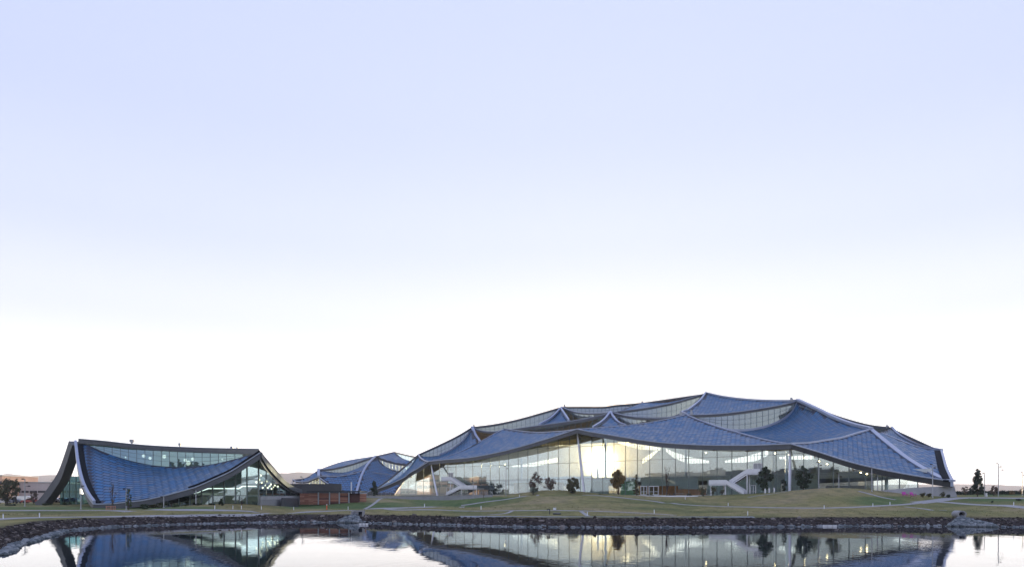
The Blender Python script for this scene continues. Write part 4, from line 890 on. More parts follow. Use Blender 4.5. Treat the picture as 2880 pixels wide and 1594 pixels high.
# ------------------------------------------------------------------ outside stairs
def stair(o, t, n, sU, sL, zU, zL, zG, off, label, door):
    o = np.array([o[0], o[1], 0.]); t = np.array([t[0], t[1], 0.]); n = np.array([n[0], n[1], 0.])
    def q(s, f, z): return o + t * s + n * f + np.array([0, 0, z])
    r = thing('outside_stair', label, 'stair', q(sL[0], off + 1, zG))
    d = 1 if sL[0] > sU[0] else -1; w = 1.9
    def slab(name, a, b, f0, f1, za, zb_, th, mat='white'):
        V = []
        for s, z in ((a, za), (b, zb_)):
            for f in (f0, f1): V += [q(s, f, z - th), q(s, f, z)]
        m_ = MB(); m_.add(V, [(0, 1, 3, 2), (4, 6, 7, 5), (0, 4, 5, 1), (2, 3, 7, 6), (1, 5, 7, 3), (0, 2, 6, 4)]); return m_.make(name, M[mat], r)
    def flight(a, b, f0, f1, za, zb_):
        m_ = MB(); N = max(8, int(abs(za - zb_) / .17))
        for i in range(N):
            s0 = a + (b - a) * i / N; s1 = a + (b - a) * (i + 1) / N; z = za + (zb_ - za) * (i + .5) / N; V = []
            for s in (s0, s1):
                for f in (f0, f1): V += [q(s, f, z - .2), q(s, f, z)]
            m_.add(V, [(0, 1, 3, 2), (4, 6, 7, 5), (0, 4, 5, 1), (2, 3, 7, 6), (1, 5, 7, 3), (0, 2, 6, 4)])
        m_.make('stair_flight', M['dark'], r)
    e = .12; H_b = 1.25
    slab('landing', sU[0], sU[1], .2, off + w, zU, zU, .3); slab('landing', sL[0], sL[1], off, off + 2 * w + .2, zL, zL, .3, 'white')
    uS, lS_ = (sU[1], sL[0]) if d > 0 else (sU[0], sL[1])
    flight(uS, lS_, off, off + w, zU, zL); flight(lS_, uS - d * .3, off + w + .2, off + 2 * w + .2, zL, zG)
    f1 = off + w
    slab('balustrade', sU[0], sU[1], f1 - e, f1, zU + H_b, zU + H_b, H_b + .45); slab('balustrade', uS, lS_, f1 - e, f1, zU + H_b, zL + H_b, H_b + .55)
    slab('balustrade', uS, lS_, off, off + e, zU + H_b, zL + H_b, H_b + .55)
    f2 = off + 2 * w + .2
    slab('balustrade', sL[0], sL[1], f2 - e, f2, zL + H_b, zL + H_b, H_b + .4)
    slab('balustrade', lS_, uS - d * .3, f2 - e, f2, zL + H_b, zG + H_b, H_b + .3); slab('balustrade', lS_, uS - d * .3, f1 + .2, f1 + .2 + e, zL + H_b, zG + H_b, H_b + .3)
    for s, f, z in ((uS, off + .3, zU), (uS, f1 - .2, zU), (sL[0] + .5, f2 - .4, zL), (sL[1] - .5, f2 - .4, zL), ((sL[0] + sL[1]) / 2, off + .4, zL)):
        m_ = MB(); m_.beam(q(s, f, zG - .8), q(s, f, z - .28), .3, .3, (0, 1, 0)); m_.make('support_post', M['white'], r)
    sd = (sU[0] + sU[1]) / 2
    m_ = MB(); m_.beam(q(sd - 1.3, .15, zU), q(sd - 1.3, .15, zU + 2.9), .18, .18, (0, 1, 0)); m_.beam(q(sd + 1.3, .15, zU), q(sd + 1.3, .15, zU + 2.9), .18, .18, (0, 1, 0)); m_.beam(q(sd, .15, zU), q(sd, .15, zU + 2.8), .12, .12, (0, 1, 0)); m_.beam(q(sd - 1.4, .15, zU + 2.9), q(sd + 1.4, .15, zU + 2.9), .2, .2)
    m_.make('door_frame', M['white'], r); slab('door_leaf', sd - 1.2, sd - .1, .1, .16, zU + 2.8, zU + 2.8, 2.75, 'steel'); slab('door_leaf', sd + .1, sd + 1.2, .1, .16, zU + 2.8, zU + 2.8, 2.75, 'steel')
stair((28, 250), (.691, -.722), (-.722, -.691), (60.2, 64.2), (49.2, 54.9), 10.6, 7.55, 4.4, 1.0, 'white outside stair climbing to the right beside the dark oval tree', True)
stair((-27, 299), (.746, -.665), (-.665, -.746), (-.8, 4.6), (12.6, 22.0), 10.4, 6.75, 4.0, 1.0, 'white outside stair at the far left glass front, lower flight turning back', True)
# white double doors in the curtain wall
def door(px0, px1, a, b):
    a = np.array(a, float); b = np.array(b, float); e = b - a
    def at(px): k = (px - 1440) / FPX; s = (k * a[1] - a[0]) / (e[0] - k * e[1]); return a + e * s + np.array([-.7, -.7]) * .35
    p, q = at(px0), at(px1); m_ = MB(); z0, z1 = 4.3, 7.15
    for f in (0, .5, 1): x = p + (q - p) * f; m_.beam((x[0], x[1], z0), (x[0], x[1], z1), .2, .2, (0, 1, 0))
    for z in (z0 + .1, z1): m_.beam((p[0], p[1], z), (q[0], q[1], z), .2, .22)
    m_.beam((p[0], p[1], z0 + 1.1), (q[0], q[1], z0 + 1.1), .12, .12)
    o = m_.make('door', M['white'], MR)
    for f0, f1 in ((.05, .46), (.54, .95)):
        x, y = p + (q - p) * f0, p + (q - p) * f1; mk('door_glass', [(x[0], x[1], z0 + .2), (y[0], y[1], z0 + .2), (y[0], y[1], z1 - .1), (x[0], x[1], z1 - .1)], [(0, 1, 2, 3)], M['cglass'], o)
door(1827, 1853, FC, FD); door(1804, 1821, FC, FD); door(2113, 2127, FC, FD); door(1258, 1274, FA, FC)
# ------------------------------------------------------------------ cedar pavilion
pz = 2.3; pr = thing('pavilion', 'low cedar clad pavilion with flat dark roof and steel posts', 'pavilion', (xof(930, 174), 174, pz))
YP = 172.0
def px_box(name, px0, px1, py0, py1, Y, dy, mat, par):
    a, b_ = P(px0, py1, Y), P(px1, py0, Y); m_ = MB(); m_.box(((a[0] + b_[0]) / 2, Y + dy / 2, (a[2] + b_[2]) / 2), (b_[0] - a[0], dy, b_[2] - a[2])); return m_.make(name, M[mat], par)
px_box('roof', 862, 1012, 1379.5, 1383.5, YP - .6, 9, 'dark', pr)
bays = [(843, 868), (868, 893), (897, 924), (929, 952), (956, 978)]
for k, (a, b_) in enumerate(bays):
    top = 1386 if k else 1386.5; rows = 9
    for r_ in range(rows):
        y0 = top + (1418 - top) * r_ / rows; y1 = top + (1418 - top) * (r_ + 1) / rows - .35
        segs = 1 if k > 1 else 2
        for j in range(segs):
            x0 = a + (b_ - a) * j / segs; x1 = a + (b_ - a) * (j + 1) / segs
            px_box('board', x0 + .15, x1 - .15, y0, y1, YP + RNG.random() * .06, .15, ('clay', 'clay2', 'clay', 'clayd')[int(RNG.integers(0, 4 if k > 1 else 3))], pr)
px_box('recess', 978, 984, 1386, 1416, YP + 2.5, .2, 'clayd', pr); px_box('dark_door', 985, 1011, 1390, 1416, YP + .5, .2, 'clayd', pr)
for r_ in range(6): px_box('board', 1012, 1030, 1388 + r_ * 3.6, 1391.2 + r_ * 3.6, YP + .3, .2, 'clay' if r_ % 2 else 'clay2', pr)
px_box('side_wall', 1012, 1030, 1384.5, 1387.5, YP + .3, .3, 'steel', pr); px_box('back_wall', 845, 1030, 1386, 1418, YP + 7, .2, 'clayd', pr)
for x in (895, 926.5, 954, 981): px_box('post', x - 1.4, x + 1.4, 1383.5, 1418, YP - .4, .25, 'steel', pr)
# dark flue pipe behind the pavilion
fl = thing('flue_pipe', 'tall pale flue pipe standing behind the pavilion roof', 'pipe', (xof(988, 186), 186, 2.5)); m_ = MB(); m_.tube([(xof(988, 186), 186, 2.4), P(988, 1355, 186)], .16, 8); m_.make('pipe', M['white'], fl); m_ = MB(); m_.tube([P(988, 1355, 186), P(988, 1353.5, 186)], .24, 8); m_.make('cap', M['steel'], fl)
# ------------------------------------------------------------------ far buildings at the left
def far_block(px0, px1, py0, Y, dep, mat, label, rz=0.0, zb=1.5, band=None, joints=6, roofm='steel'):
    x0, x1 = xof(px0, Y), xof(px1, Y); zt = zof(py0, Y); r = thing('office_block', label, 'building', ((x0 + x1) / 2, Y + dep / 2, zb))
    cx, cy = (x0 + x1) / 2, Y + dep / 2; W = x1 - x0; co, si = math.cos(rz), math.sin(rz)
    def lp(x, y, z): return (cx + x * co - y * si, cy + x * si + y * co, z)
    m_ = MB(); m_.box((cx, cy, (zb + zt) / 2), (W, dep, zt - zb), rz); m_.make('wall', M[mat], r)
    m_ = MB(); m_.box((cx, cy, zt + .2), (W + .4, dep + .4, .4), rz); m_.make('roof', M[roofm], r)
    for z0, z1 in band or []:
        for k in range(joints):
            xa = -W / 2 + W * (k + .06) / joints; xb = -W / 2 + W * (k + .94) / joints
            m_ = MB(); m_.box(lp((xa + xb) / 2, -dep / 2 - .02, (z0 + z1) / 2), (xb - xa, .12, z1 - z0), rz); m_.make('window', M['dark'], r)
        nd = max(3, int(dep / 4))
        for k in range(nd):
            ya = -dep / 2 + dep * (k + .1) / nd; yb = -dep / 2 + dep * (k + .9) / nd
            m_ = MB(); m_.box(lp(W / 2 + .02, (ya + yb) / 2, (z0 + z1) / 2), (.12, yb - ya, z1 - z0), rz); m_.make('window', M['dark'], r)
    for k in range(joints + 1):
        m_ = MB(); m_.box(lp(-W / 2 + W * k / joints, -dep / 2 - .05, (zb + zt) / 2), (.22, .12, zt - zb), rz); m_.make('pilaster', M[mat], r)
    return r
far_block(36, 152, 1357, 300, 30, 'pink', 'long low pale pinkish block with a dark window band beyond the parked cars', band=[(zof(1384.5, 300), zof(1379, 300))], joints=5)
far_block(-120, 6, 1338, 290, 22, 'peach', 'tall peach block cut off by the left edge of the photo', band=[(zof(1362, 290), zof(1352, 290))], joints=6)
# sunlit neighbours that the left glass front mirrors
far_block(492, 534, 1317, 302, 11, 'peach', 'sunlit peach render block standing hidden behind the curved roof building', rz=R(40), band=[(7.5, 9.2), (11.5, 13.0)], joints=3)
far_block(408, 456, 1322, 274, 13, 'peach', 'second sunlit peach block nearer the curved roof building', rz=R(46), band=[(10.0, 11.5)], joints=3)
# ------------------------------------------------------------------ trees and shrubs
def leaves(cl, n, size, squash=.8):
    """n small leaf sprays spread through clumps [(centre, radius)]"""
    cl_c = np.array([c for c, r in cl]); cl_r = np.array([r for c, r in cl]); w = cl_r ** 2; k = RNG.choice(len(cl), n, p=w / w.sum())
    d = RNG.normal(size=(n, 3)); d /= np.linalg.norm(d, axis=1)[:, None]; p = cl_c[k] + d * (cl_r[k] * RNG.random(n) ** .45)[:, None] * np.array([1, 1, squash])
    a = RNG.normal(size=(n, 3)); a /= np.linalg.norm(a, axis=1)[:, None]; b_ = np.cross(a, RNG.normal(size=(n, 3))); b_ /= np.linalg.norm(b_, axis=1)[:, None] + 1e-9
    s = size * (.6 + .8 * RNG.random(n))[:, None]
    V = np.stack([p - a * s, p + b_ * s * .55, p + a * s, p - b_ * s * .55], 1).reshape(-1, 3); F = [(4 * i, 4 * i + 1, 4 * i + 2, 4 * i + 3) for i in range(n)]
    return V, F
def tree(base, H, cw, mat, label, shape='oval', cb=.22, n=900, leaf=.3, clumps=26, bare=False, cat='tree', name='tree', group=None, lean=0.0, twigs=0):
    base = np.asarray(base, float); r = thing(name, label, cat, base, group)
    tr = max(.06, H * .022); m_ = MB(); top = base + np.array([lean * H, 0, H * .9])
    mid = base * .55 + top * .45 + np.array([RNG.normal() * .02 * H, RNG.normal() * .02 * H, 0])
    m_.tube(spl([base - np.array([0, 0, .3]), mid, top], 7), np.linspace(tr, tr * .2, 7), 7)
    cl = []
    for i in range(clumps):
        f = cb + (1 - cb) * ((i + RNG.random()) / clumps)
        g = (f - cb) / (1 - cb)
        if shape == 'oval': rad = math.sin(math.pi * min(.98, .12 + .86 * g)) ** .8
        elif shape == 'cone': rad = (1 - g) ** .8 * .95 + .06
        elif shape == 'vase': rad = .35 + .65 * g if g < .8 else 1 - (g - .8) * 2.5
        else: rad = math.sqrt(max(.05, 1 - (2 * g - 1) ** 2))
        th = RNG.random() * 6.283; q = (.35 + .65 * RNG.random()) * rad * cw / 2 * .82
        c = base + np.array([math.cos(th) * q + lean * H * f, math.sin(th) * q, f * H * .97]); cl.append((c, cw * (.10 + .09 * RNG.random()) * (.55 + .6 * rad)))
        if i % 2 == 0 or bare:
            s0 = base + (top - base) * max(.12, f - .2 - .1 * RNG.random()); e = c if not bare else base + (c - base) * np.array([1.1, 1.1, 1.02])
            m_.tube(spl([s0, (s0 + e) / 2 + np.array([0, 0, -.04 * H]), e], 5), np.linspace(tr * .38, tr * .07, 5), 5)
    for i in range(twigs):
        c = cl[int(RNG.integers(0, len(cl)))][0]; e = c + RNG.normal(size=3) * cw * .13 + np.array([0, 0, cw * .06]); m_.tube([c, (c + e) / 2, e], [tr * .12, tr * .08, tr * .04], 4)
    m_.make('trunk', M['bark'], r)
    if n:
        V, F = leaves(cl, n, leaf); mk('crown', V, F, M[mat], r)
    return r
def shrub(base, w, h, mat, label, n=260, leaf=.2, group=None):
    base = np.asarray(base, float); r = thing('shrub', label, 'shrub', base, group); m_ = MB(); cl = []
    for i in range(9):
        th = RNG.random() * 6.283; q = RNG.random() * w * .36; c = base + np.array([math.cos(th) * q, math.sin(th) * q, h * (.25 + .6 * RNG.random())]); cl.append((c, min(w, h) * (.2 + .12 * RNG.random())))
        m_.tube([base - np.array([0, 0, .15]), (base + c) / 2 + np.array([0, 0, .05]), c], [.035, .025, .012], 4)
    m_.make('stems', M['bark'], r); V, F = leaves(cl, n, leaf); mk('foliage', V, F, M[mat], r); return r
def px_tree(px, pt, pb, Y, wpx, mat, label, **k):
    g = ground_at(px, Y); zt = zof(pt, Y); return tree(g, zt - g[2], wpx / FPX * Y, mat, label, **k)
px_tree(2153, 1312, 1380, 190, 46, 'leafd', 'dense dark green oval tree beside the right white stair', n=2600, leaf=.30, clumps=34, cb=.14)
px_tree(2259, 1309, 1371, 186, 48, 'leafd', 'dark loose crowned tree right of the outer eave column', n=1500, leaf=.30, clumps=26, cb=.12)
px_tree(2205, 1346, 1375, 192, 15, 'leafd', 'small dark tree tucked against the left of the eave column', n=420, leaf=.24, clumps=12, cb=.2)
px_tree(1738, 1321, 1388, 212, 44, 'leafy', 'round golden tree right of the shining sun', shape='round', cb=.34, n=2200, leaf=.3, clumps=34)
px_tree(1611, 1342, 1389, 226, 42, 'leafo', 'olive bushy tree left of the tallest eave column', shape='round', cb=.06, n=1500, leaf=.3, clumps=30)
px_tree(1506, 1326, 1390, 232, 38, 'leafr', 'sparse russet tree behind the dark bush', shape='oval', cb=.15, n=650, leaf=.28, clumps=26, twigs=60)
px_tree(1548, 1343, 1390, 236, 44, 'leafr', 'low russet tree spreading between russet and olive trees', shape='round', cb=.1, n=520, leaf=.28, clumps=22, twigs=60)
px_tree(1790, 1330, 1392, 206, 18, 'leafo', 'slim brownish upright tree left of the white doors', shape='cone', cb=.06, n=700, leaf=.22, clumps=26)
px_tree(1876, 1312, 1396, 200, 34, 'leafr', 'thin bare young tree in front of the orange wall', shape='vase', cb=.35, n=0, clumps=22, bare=True, twigs=90)
px_tree(2750, 1317, 1386, 205, 42, 'leafd', 'dark tree standing alone against the sky right of the hall', shape='cone', cb=.18, n=1500, leaf=.26, clumps=46, twigs=60)
px_tree(1054, 1352, 1381, 210, 26, 'leafd', 'dark rounded tree by the left end of the hall roof', shape='round', cb=.1, n=700, leaf=.3, clumps=18)
px_tree(22, 1345, 1416, 190, 60, 'leafo', 'loose dark tree left of the pinkish block', shape='round', cb=.12, n=1300, leaf=.28, clumps=30, twigs=50)
px_tree(45, 1340, 1416, 196, 24, 'leafo', 'thin taller tree top behind the loose dark tree', shape='oval', cb=.3, n=200, leaf=.25, clumps=14, twigs=40)
px_tree(94, 1380, 1416, 188, 28, 'leafr', 'small russet bare tree left of the curved leg', shape='round', cb=.2, n=260, leaf=.22, clumps=18, twigs=60)
px_tree(150, 1345, 1400, 260, 26, 'leafr', 'bare tree rising behind the pinkish block', shape='round', cb=.4, n=0, clumps=16, bare=True, twigs=60)
px_tree(362, 1371, 1424, 138, 20, 'leafg', 'young green sapling beside the lamp before the draped roof', shape='oval', cb=.1, n=420, leaf=.16, clumps=18)
px_tree(316, 1354, 1424, 139, 24, 'leafr', 'young leafless reddish sapling in the wooden guard', shape='oval', cb=.25, n=60, leaf=.14, clumps=14, bare=True, twigs=50)
px_tree(622, 1402, 1430, 137, 16, 'leafd', 'dark conical shrub tree before the glass corner', shape='cone', cb=.04, n=520, leaf=.14, clumps=18)
px_tree(680, 1392, 1430, 138, 26, 'leafr', 'thin bare sapling in front of the teal glass', shape='vase', cb=.3, n=0, clumps=12, bare=True, twigs=30)
px_tree(1360, 1378, 1412, 196, 8, 'leafr', 'staked thin sapling on the green slope', shape='cone', cb=.3, n=40, leaf=.15, clumps=6, bare=True)
px_tree(2796, 1364, 1388, 215, 22, 'leafr', 'low russet tree right of the lone dark tree', shape='round', cb=.1, n=420, leaf=.25, clumps=14)
px_tree(2716, 1367, 1386, 230, 24, 'leafr', 'low pinkish bare tree at the corner of the concrete base', shape='round', cb=.2, n=200, leaf=.22, clumps=14, twigs=40)
px_tree(2845, 1379, 1390, 225, 18, 'leafy', 'small yellowish bush tree near the right edge', shape='round', cb=.05, n=260, leaf=.25, clumps=10)
px_tree(2874, 1370, 1390, 220, 16, 'leafr', 'thin russet tree by the rightmost lamp', shape='round', cb=.2, n=160, leaf=.22, clumps=10, twigs=30)
for px, pt, Y, w_, h_, mat, lab in [(1500, 1362, 226, 40, 0, 'leafd', 'dark green bush below the sparse russet tree'), (1978, 1368, 196, 34, 0, 'leafo', 'loose grey green shrub left of the right stair'), (2005, 1364, 199, 22, 0, 'leafo', 'taller wispy shrub beside the lower landing'),
        (2030, 1376, 197, 20, 0, 'leafo', 'low shrub under the white landing'), (2596, 1385, 161, 16, 0, 'leafo', 'small shrub right of the magenta chairs'), (2612, 1386, 161.5, 14, 0, 'leafo', 'tuft between the shrubs by the concrete base'), (2653, 1381, 161, 16, 0, 'leafo', 'tall tuft near the end of the concrete base'),
        (2666, 1390, 160, 14, 0, 'leafd', 'low dark tuft at the end of the concrete base'), (405, 1416, 139, 40, 0, 'leafd', 'long low shrub left of the second lamp'), (500, 1418, 138, 44, 0, 'leafg', 'green shrub under the draped roof edge'), (560, 1421, 138, 30, 0, 'leafd', 'dark low shrub by the third lamp'),
        (595, 1424, 137, 22, 0, 'leafd', 'small dark shrub left of the conical tree'), (450, 1419, 139, 26, 0, 'leafo', 'olive shrub between the two lamps'), (2206, 1368, 190, 12, 0, 'leafd', 'low bush at the foot of the eave column'), (190, 1413, 172, 40, 0, 'leafg', 'green shrub inside the curved leg'), (130, 1415, 166, 50, 0, 'leafg', 'green shrub left of the foot of the curved leg'),
        (30, 1418, 168, 60, 0, 'leafd', 'dark shrub under the loose dark tree'), (1690, 1385, 222, 20, 0, 'leafo', 'small olive shrub below the sun'), (1890, 1387, 204, 30, 0, 'leafr', 'low russet planting behind the white wall'), (1830, 1388, 205, 26, 0, 'leafo', 'low planting before the white doors'), (1940, 1387, 202, 26, 0, 'leafo', 'low planting at the right end of the white wall'), (2790, 1413, 146, 9, 0, 'leafd', 'tiny dark tuft on the right lawn'), (2865, 1415, 146, 22, 0, 'leafd', 'dark ground plant near the right path')]:
    g = ground_at(px, Y); h = max(.35, zof(pt, Y) - g[2]); shrub(g, w_ / FPX * Y, h, mat, lab, n=int(160 + 5 * w_), leaf=.12 + .0018 * w_)
cl = []
for i in range(60):
    y = 258 + 60 * RNG.random(); x = -232 - 30 * RNG.random(); h = 5 + 6 * RNG.random(); z0 = hgt(x, y)
    for k in range(3): cl.append((np.array([x + RNG.normal() * 2, y + RNG.normal() * 2, z0 + h * (.3 + .3 * k)]), 2.0 + 1.2 * RNG.random()))
V, F = leaves(cl, 11000, .8, .9); tag(mk('far_grove', V, F, M['leafd']), kind='stuff')
# long hedge at the right
hd = thing('hedge', 'long dark green hedge running off at the right edge', 'hedge', ground_at(2780, 232)); cl = []
for i in range(70):
    px = 2692 + i * 4.2; Y = 236 - i * .18; g = ground_at(px, Y); cl.append((g + np.array([0, RNG.normal() * .4, .55]), .75 + .15 * RNG.random()))
V, F = leaves(cl, 6000, .26, .8); mk('foliage', V, F, M['leafd'], hd)
# rough grass: tufts and weeds standing proud of the mown turf
n_t = 7000; Yt = 104 + 110 * RNG.random(n_t) ** 1.3; pxt = RNG.uniform(-60, 2940, n_t); Xt = (pxt - 1440) / FPX * Yt; st_ = shore_dist(Xt, Yt)
ok_ = (st_ > 4.6) & (((Xt * .70 + Yt * .714) < 186) | (Xt < -40)) & ~((Xt < -42) & (Yt > 138)); Xt, Yt = Xt[ok_], Yt[ok_]
cen_ = np.column_stack([Xt, Yt, np.array([hgt(a, c) for a, c in zip(Xt, Yt)])]); Vt = []; nb = 5
for k in range(nb):
    a = RNG.random(len(cen_)) * 6.283; h = .05 + .13 * RNG.random(len(cen_)) ** 2; w = .03 + .05 * RNG.random(len(cen_)); o_ = RNG.normal(0, .16, (len(cen_), 2))
    d = np.column_stack([np.cos(a), np.sin(a), 0 * a]); b0 = cen_ + np.column_stack([o_, -.03 + 0 * a]); tip = b0 + np.column_stack([RNG.normal(0, .08, (len(cen_), 2)), h])
    Vt.append(np.stack([b0 - d * w[:, None], b0 + d * w[:, None], tip], 1))
Vt = np.concatenate(Vt).reshape(-1, 3); nf = len(Vt) // 3
M['tuft'] = base_mat('grass_tuft', (.13, .135, .055), .9, 0, .6, .12, spec=.1)
tag(mk('grass', Vt, [(3 * i, 3 * i + 1, 3 * i + 2) for i in range(nf)], M['tuft']), kind='stuff')
# ------------------------------------------------------------------ lamp posts
LP = [(70, 1346, 150, 3, 'at far left beside the loose dark tree'), (227.5, 1355, 140, 2, 'in front of the left tip of the draped roof'), (355, 1374, 139, 1, 'beside the young green sapling'), (460.5, 1396, 139, 1, 'under the middle of the draped roof'), (551, 1378, 138, 1, 'at the left end of the teal glass'),
      (850, 1340, 205, 2, 'left behind the cedar pavilion'), (1331, 1352, 205, 2, 'on the green slope before the left stair'), (1423, 1310, 232, 2, 'before the long glass front left of the russet tree'), (2303, 1299, 178, 2, 'right of the loose crowned tree'), (2359, 1331, 176, 2, 'shorter, dark, before the right glass'),
      (2452, 1315, 166, 2, 'tall, reaching the dark roof edge'), (2468, 1338, 170, 2, 'short dark one left of the concrete base'), (2623, 1305, 160, 2, 'before the right corner roof'), (2808, 1303, 172, 3, 'tall with three heads against the sky at right'), (2769, 1330, 200, 1, 'right beside the lone dark tree'), (2876, 1328, 205, 2, 'at the right edge of the photo')]
def lamp(px, pt, Y, heads, where):
    g = ground_at(px, Y); H = zof(pt, Y) - g[2]; r = thing('lamp_post', 'slim grey lamp post ' + where, 'lamp post', g, 'lamp posts around the lawns')
    m_ = MB(); m_.tube([g - np.array([0, 0, .2]), g + np.array([0, 0, H * .5]), g + np.array([0, 0, H])], [.11, .10, .085], 8); m_.make('pole', M['steel'], r)
    m_ = MB(); m_.tube([g, g + np.array([0, 0, .12])], [.2, .2], 8); m_.make('base_plate', M['steel'], r)
    for k in range(heads):
        a = (-.35, .45, .95)[k]; z = H - .05 - k * .75; m_ = MB(); m_.box(g + np.array([a * .5, 0, z]), (abs(a), .05, .05)); m_.box(g + np.array([a, -.1, z + .05]), (.42, .3, .22), .3); m_.make('lamp_head', M['dark'], r)
for l in LP: lamp(*l)
# short marker posts along the paths
MK = [(9, 1459, 'at the left end of the lower path'), (111, 1455, 'second along the lower left path'), (655, 1431, 'near the glass corner'), (679, 1431, 'second by the glass corner'), (735, 1432, 'before the grey base wall'), (826, 1434, 'left of the orange post'), (979, 1432, 'before the cedar pavilion'), (1194, 1426, 'left on the green slope'), (1353, 1432, 'above the straight lawn path'),
      (1461, 1397, 'on the crest path left'), (1652, 1450, 'at the stub path below the sun'), (1840, 1443, 'at the right end of the straight path'), (1927, 1403, 'at the white wall end'), (2048, 1422, 'between the two mounds'), (2103, 1448, 'low on the bank lawn'), (2318, 1430, 'middle of the long right path'), (2455, 1424, 'right part of the long path'), (2503, 1420, 'near the path fork'), (604, 1431, 'left of the glass corner pair'), (2851, 1421, 'beside the lower right path')]
src = None
for px, py, w_ in MK:
    g = onground(px, py)
    if src is None:
        src = thing('marker_post', 'x', 'post', g, 'short white marker posts along the paths'); m_ = MB(); m_.tube([g - np.array([0, 0, .1]), g + np.array([0, 0, .62])], [.07, .07], 8); m_.make('stem', M['white'], src); m_ = MB(); m_.tube([g + np.array([0, 0, .625]), g + np.array([0, 0, .72])], [.08, .06], 8); m_.make('cap', M['steel'], src); o = src
    else: o = copy_thing(src, g)
    o['label'] = 'short white marker post ' + w_
# orange post
g = onground(919, 1433); r = thing('delineator_post', 'bright orange post with white top on the grass by the pavilion', 'post', g); m_ = MB(); m_.tube([g, g + np.array([0, 0, 1.0])], [.13, .11], 10); m_.make('tube', M['coneo'], r); m_ = MB(); m_.tube([g + np.array([0, 0, 1.0]), g + np.array([0, 0, 1.22])], [.11, .10], 10); m_.make('white_top', M['white'], r); m_ = MB(); m_.tube([g, g + np.array([0, 0, .06])], [.26, .22], 10); m_.make('foot', M['dark'], r)
# irrigation gear on the lawn
g = onground(1546, 1446); r = thing('valve_post', 'dark T shaped pipe post on the lawn by the path', 'post', g); m_ = MB(); m_.tube([g, g + np.array([0, 0, .85])], [.07, .07], 8); m_.make('stem', M['dark'], r); m_ = MB(); m_.tube([g + np.array([-.42, 0, .83]), g + np.array([.06, 0, .83])], [.07, .07], 8); m_.tube([g + np.array([-.4, 0, .83]), g + np.array([-.4, 0, .66])], [.06, .06], 8); m_.make('arm', M['dark'], r)
g = onground(1566, 1446); r = thing('valve_box', 'flat dark ground box right of the T shaped pipe', 'box', g); m_ = MB(); m_.box(g + np.array([0, 0, .1]), (1.25, .7, .24)); m_.make('body', M['dark'], r); m_ = MB(); m_.box(g + np.array([0, 0, .235]), (1.15, .6, .03)); m_.make('lid', M['steel'], r)
g = onground(1560, 1433); r = thing('control_box', 'small pale box just above the lawn path', 'box', g); m_ = MB(); m_.box(g + np.array([0, 0, .2]), (.5, .35, .36)); m_.make('body', M['white'], r); m_ = MB(); m_.box(g + np.array([0, 0, .4]), (.56, .42, .04)); m_.make('lid', M['steel'], r)
# magenta lounge chairs
src = None
for px, lab in ((2545.5, 'left one of two magenta lounge chairs by the concrete base'), (2568, 'right one of two magenta lounge chairs by the concrete base')):
    g = ground_at(px, 162)
    if src is None:
        src = thing('lounge_chair', lab, 'chair', g, 'magenta chairs on the lawn')
        def cb_(name, c, d, rx=0):
            m_ = MB(); a = g + np.array(c)
            if rx: m_.beam(a + np.array([0, -.05, -d[2] / 2]), a + np.array([0, .28, d[2] / 2]), d[0], d[1], (1, 0, 0)) if False else m_.add([a + np.array([sx * d[0] / 2, sy * d[1] / 2 + (.3 if sz > 0 else 0), sz * d[2] / 2]) for sz in (-1, 1) for sx, sy in ((-1, -1), (1, -1), (1, 1), (-1, 1))], [(3, 2, 1, 0), (4, 5, 6, 7), (0, 1, 5, 4), (1, 2, 6, 5), (2, 3, 7, 6), (3, 0, 4, 7)])
            else: m_.box(a, d)
            m_.make(name, M['magenta'], src)
        cb_('seat', (0, 0, .36), (.82, .8, .08)); cb_('backrest', (0, .36, .68), (.84, .08, .6), 1)
        for sx in (-1, 1): cb_('armrest', (sx * .46, 0, .56), (.14, .8, .05)); cb_('leg', (sx * .44, -.34, .27), (.08, .1, .54)); cb_('leg', (sx * .44, .34, .27), (.08, .1, .54))
    else: copy_thing(src, g, .25, lab)
# bench on the terrace, wooden tree guard
g = onground(1182, 1402); r = thing('bench', 'dark wooden bench below the terrace wall', 'bench', g); m_ = MB(); m_.box(g + np.array([0, 0, .45]), (1.9, .5, .09)); m_.make('seat', M['dark'], r)
for sx in (-.8, .8): m_ = MB(); m_.box(g + np.array([sx, 0, .2]), (.12, .45, .4)); m_.make('leg', M['dark'], r)
g = ground_at(316, 139); r = thing('tree_guard', 'pale wooden frame around the foot of the reddish sapling', 'frame', g)
for k in range(3): m_ = MB(); m_.box(g + np.array([0, -.6, .15 + k * .28]), (1.9, .06, .12)); m_.make('rail', M['clay2'], r)
for sx in (-.9, 0, .9): m_ = MB(); m_.box(g + np.array([sx, -.52, .4]), (.09, .09, .85)); m_.make('stake', M['clay2'], r)
g = ground_at(2774, 176); r = thing('bollard', 'pale square bollard beside the lamp near the lone tree', 'bollard', g); m_ = MB(); m_.box(g + np.array([0, 0, .6]), (.35, .3, 1.25)); m_.make('body', M['white'], r); m_ = MB(); m_.box(g + np.array([0, 0, 1.26]), (.42, .36, .07)); m_.make('cap', M['steel'], r)
for px, lab in ((2177, 'left slim white post at the foot of the oval tree'), (2152, 'white post in front of the oval tree trunk'), (2163, 'middle white post by the oval tree')):
    g = ground_at(px, 189); r = thing('white_post', lab, 'post', g); m_ = MB(); m_.box(g + np.array([0, 0, .55]), (.34, .3, 1.2)); m_.make('body', M['white'], r); m_ = MB(); m_.box(g + np.array([0, 0, 1.18]), (.4, .36, .06)); m_.make('cap', M['column'], r)
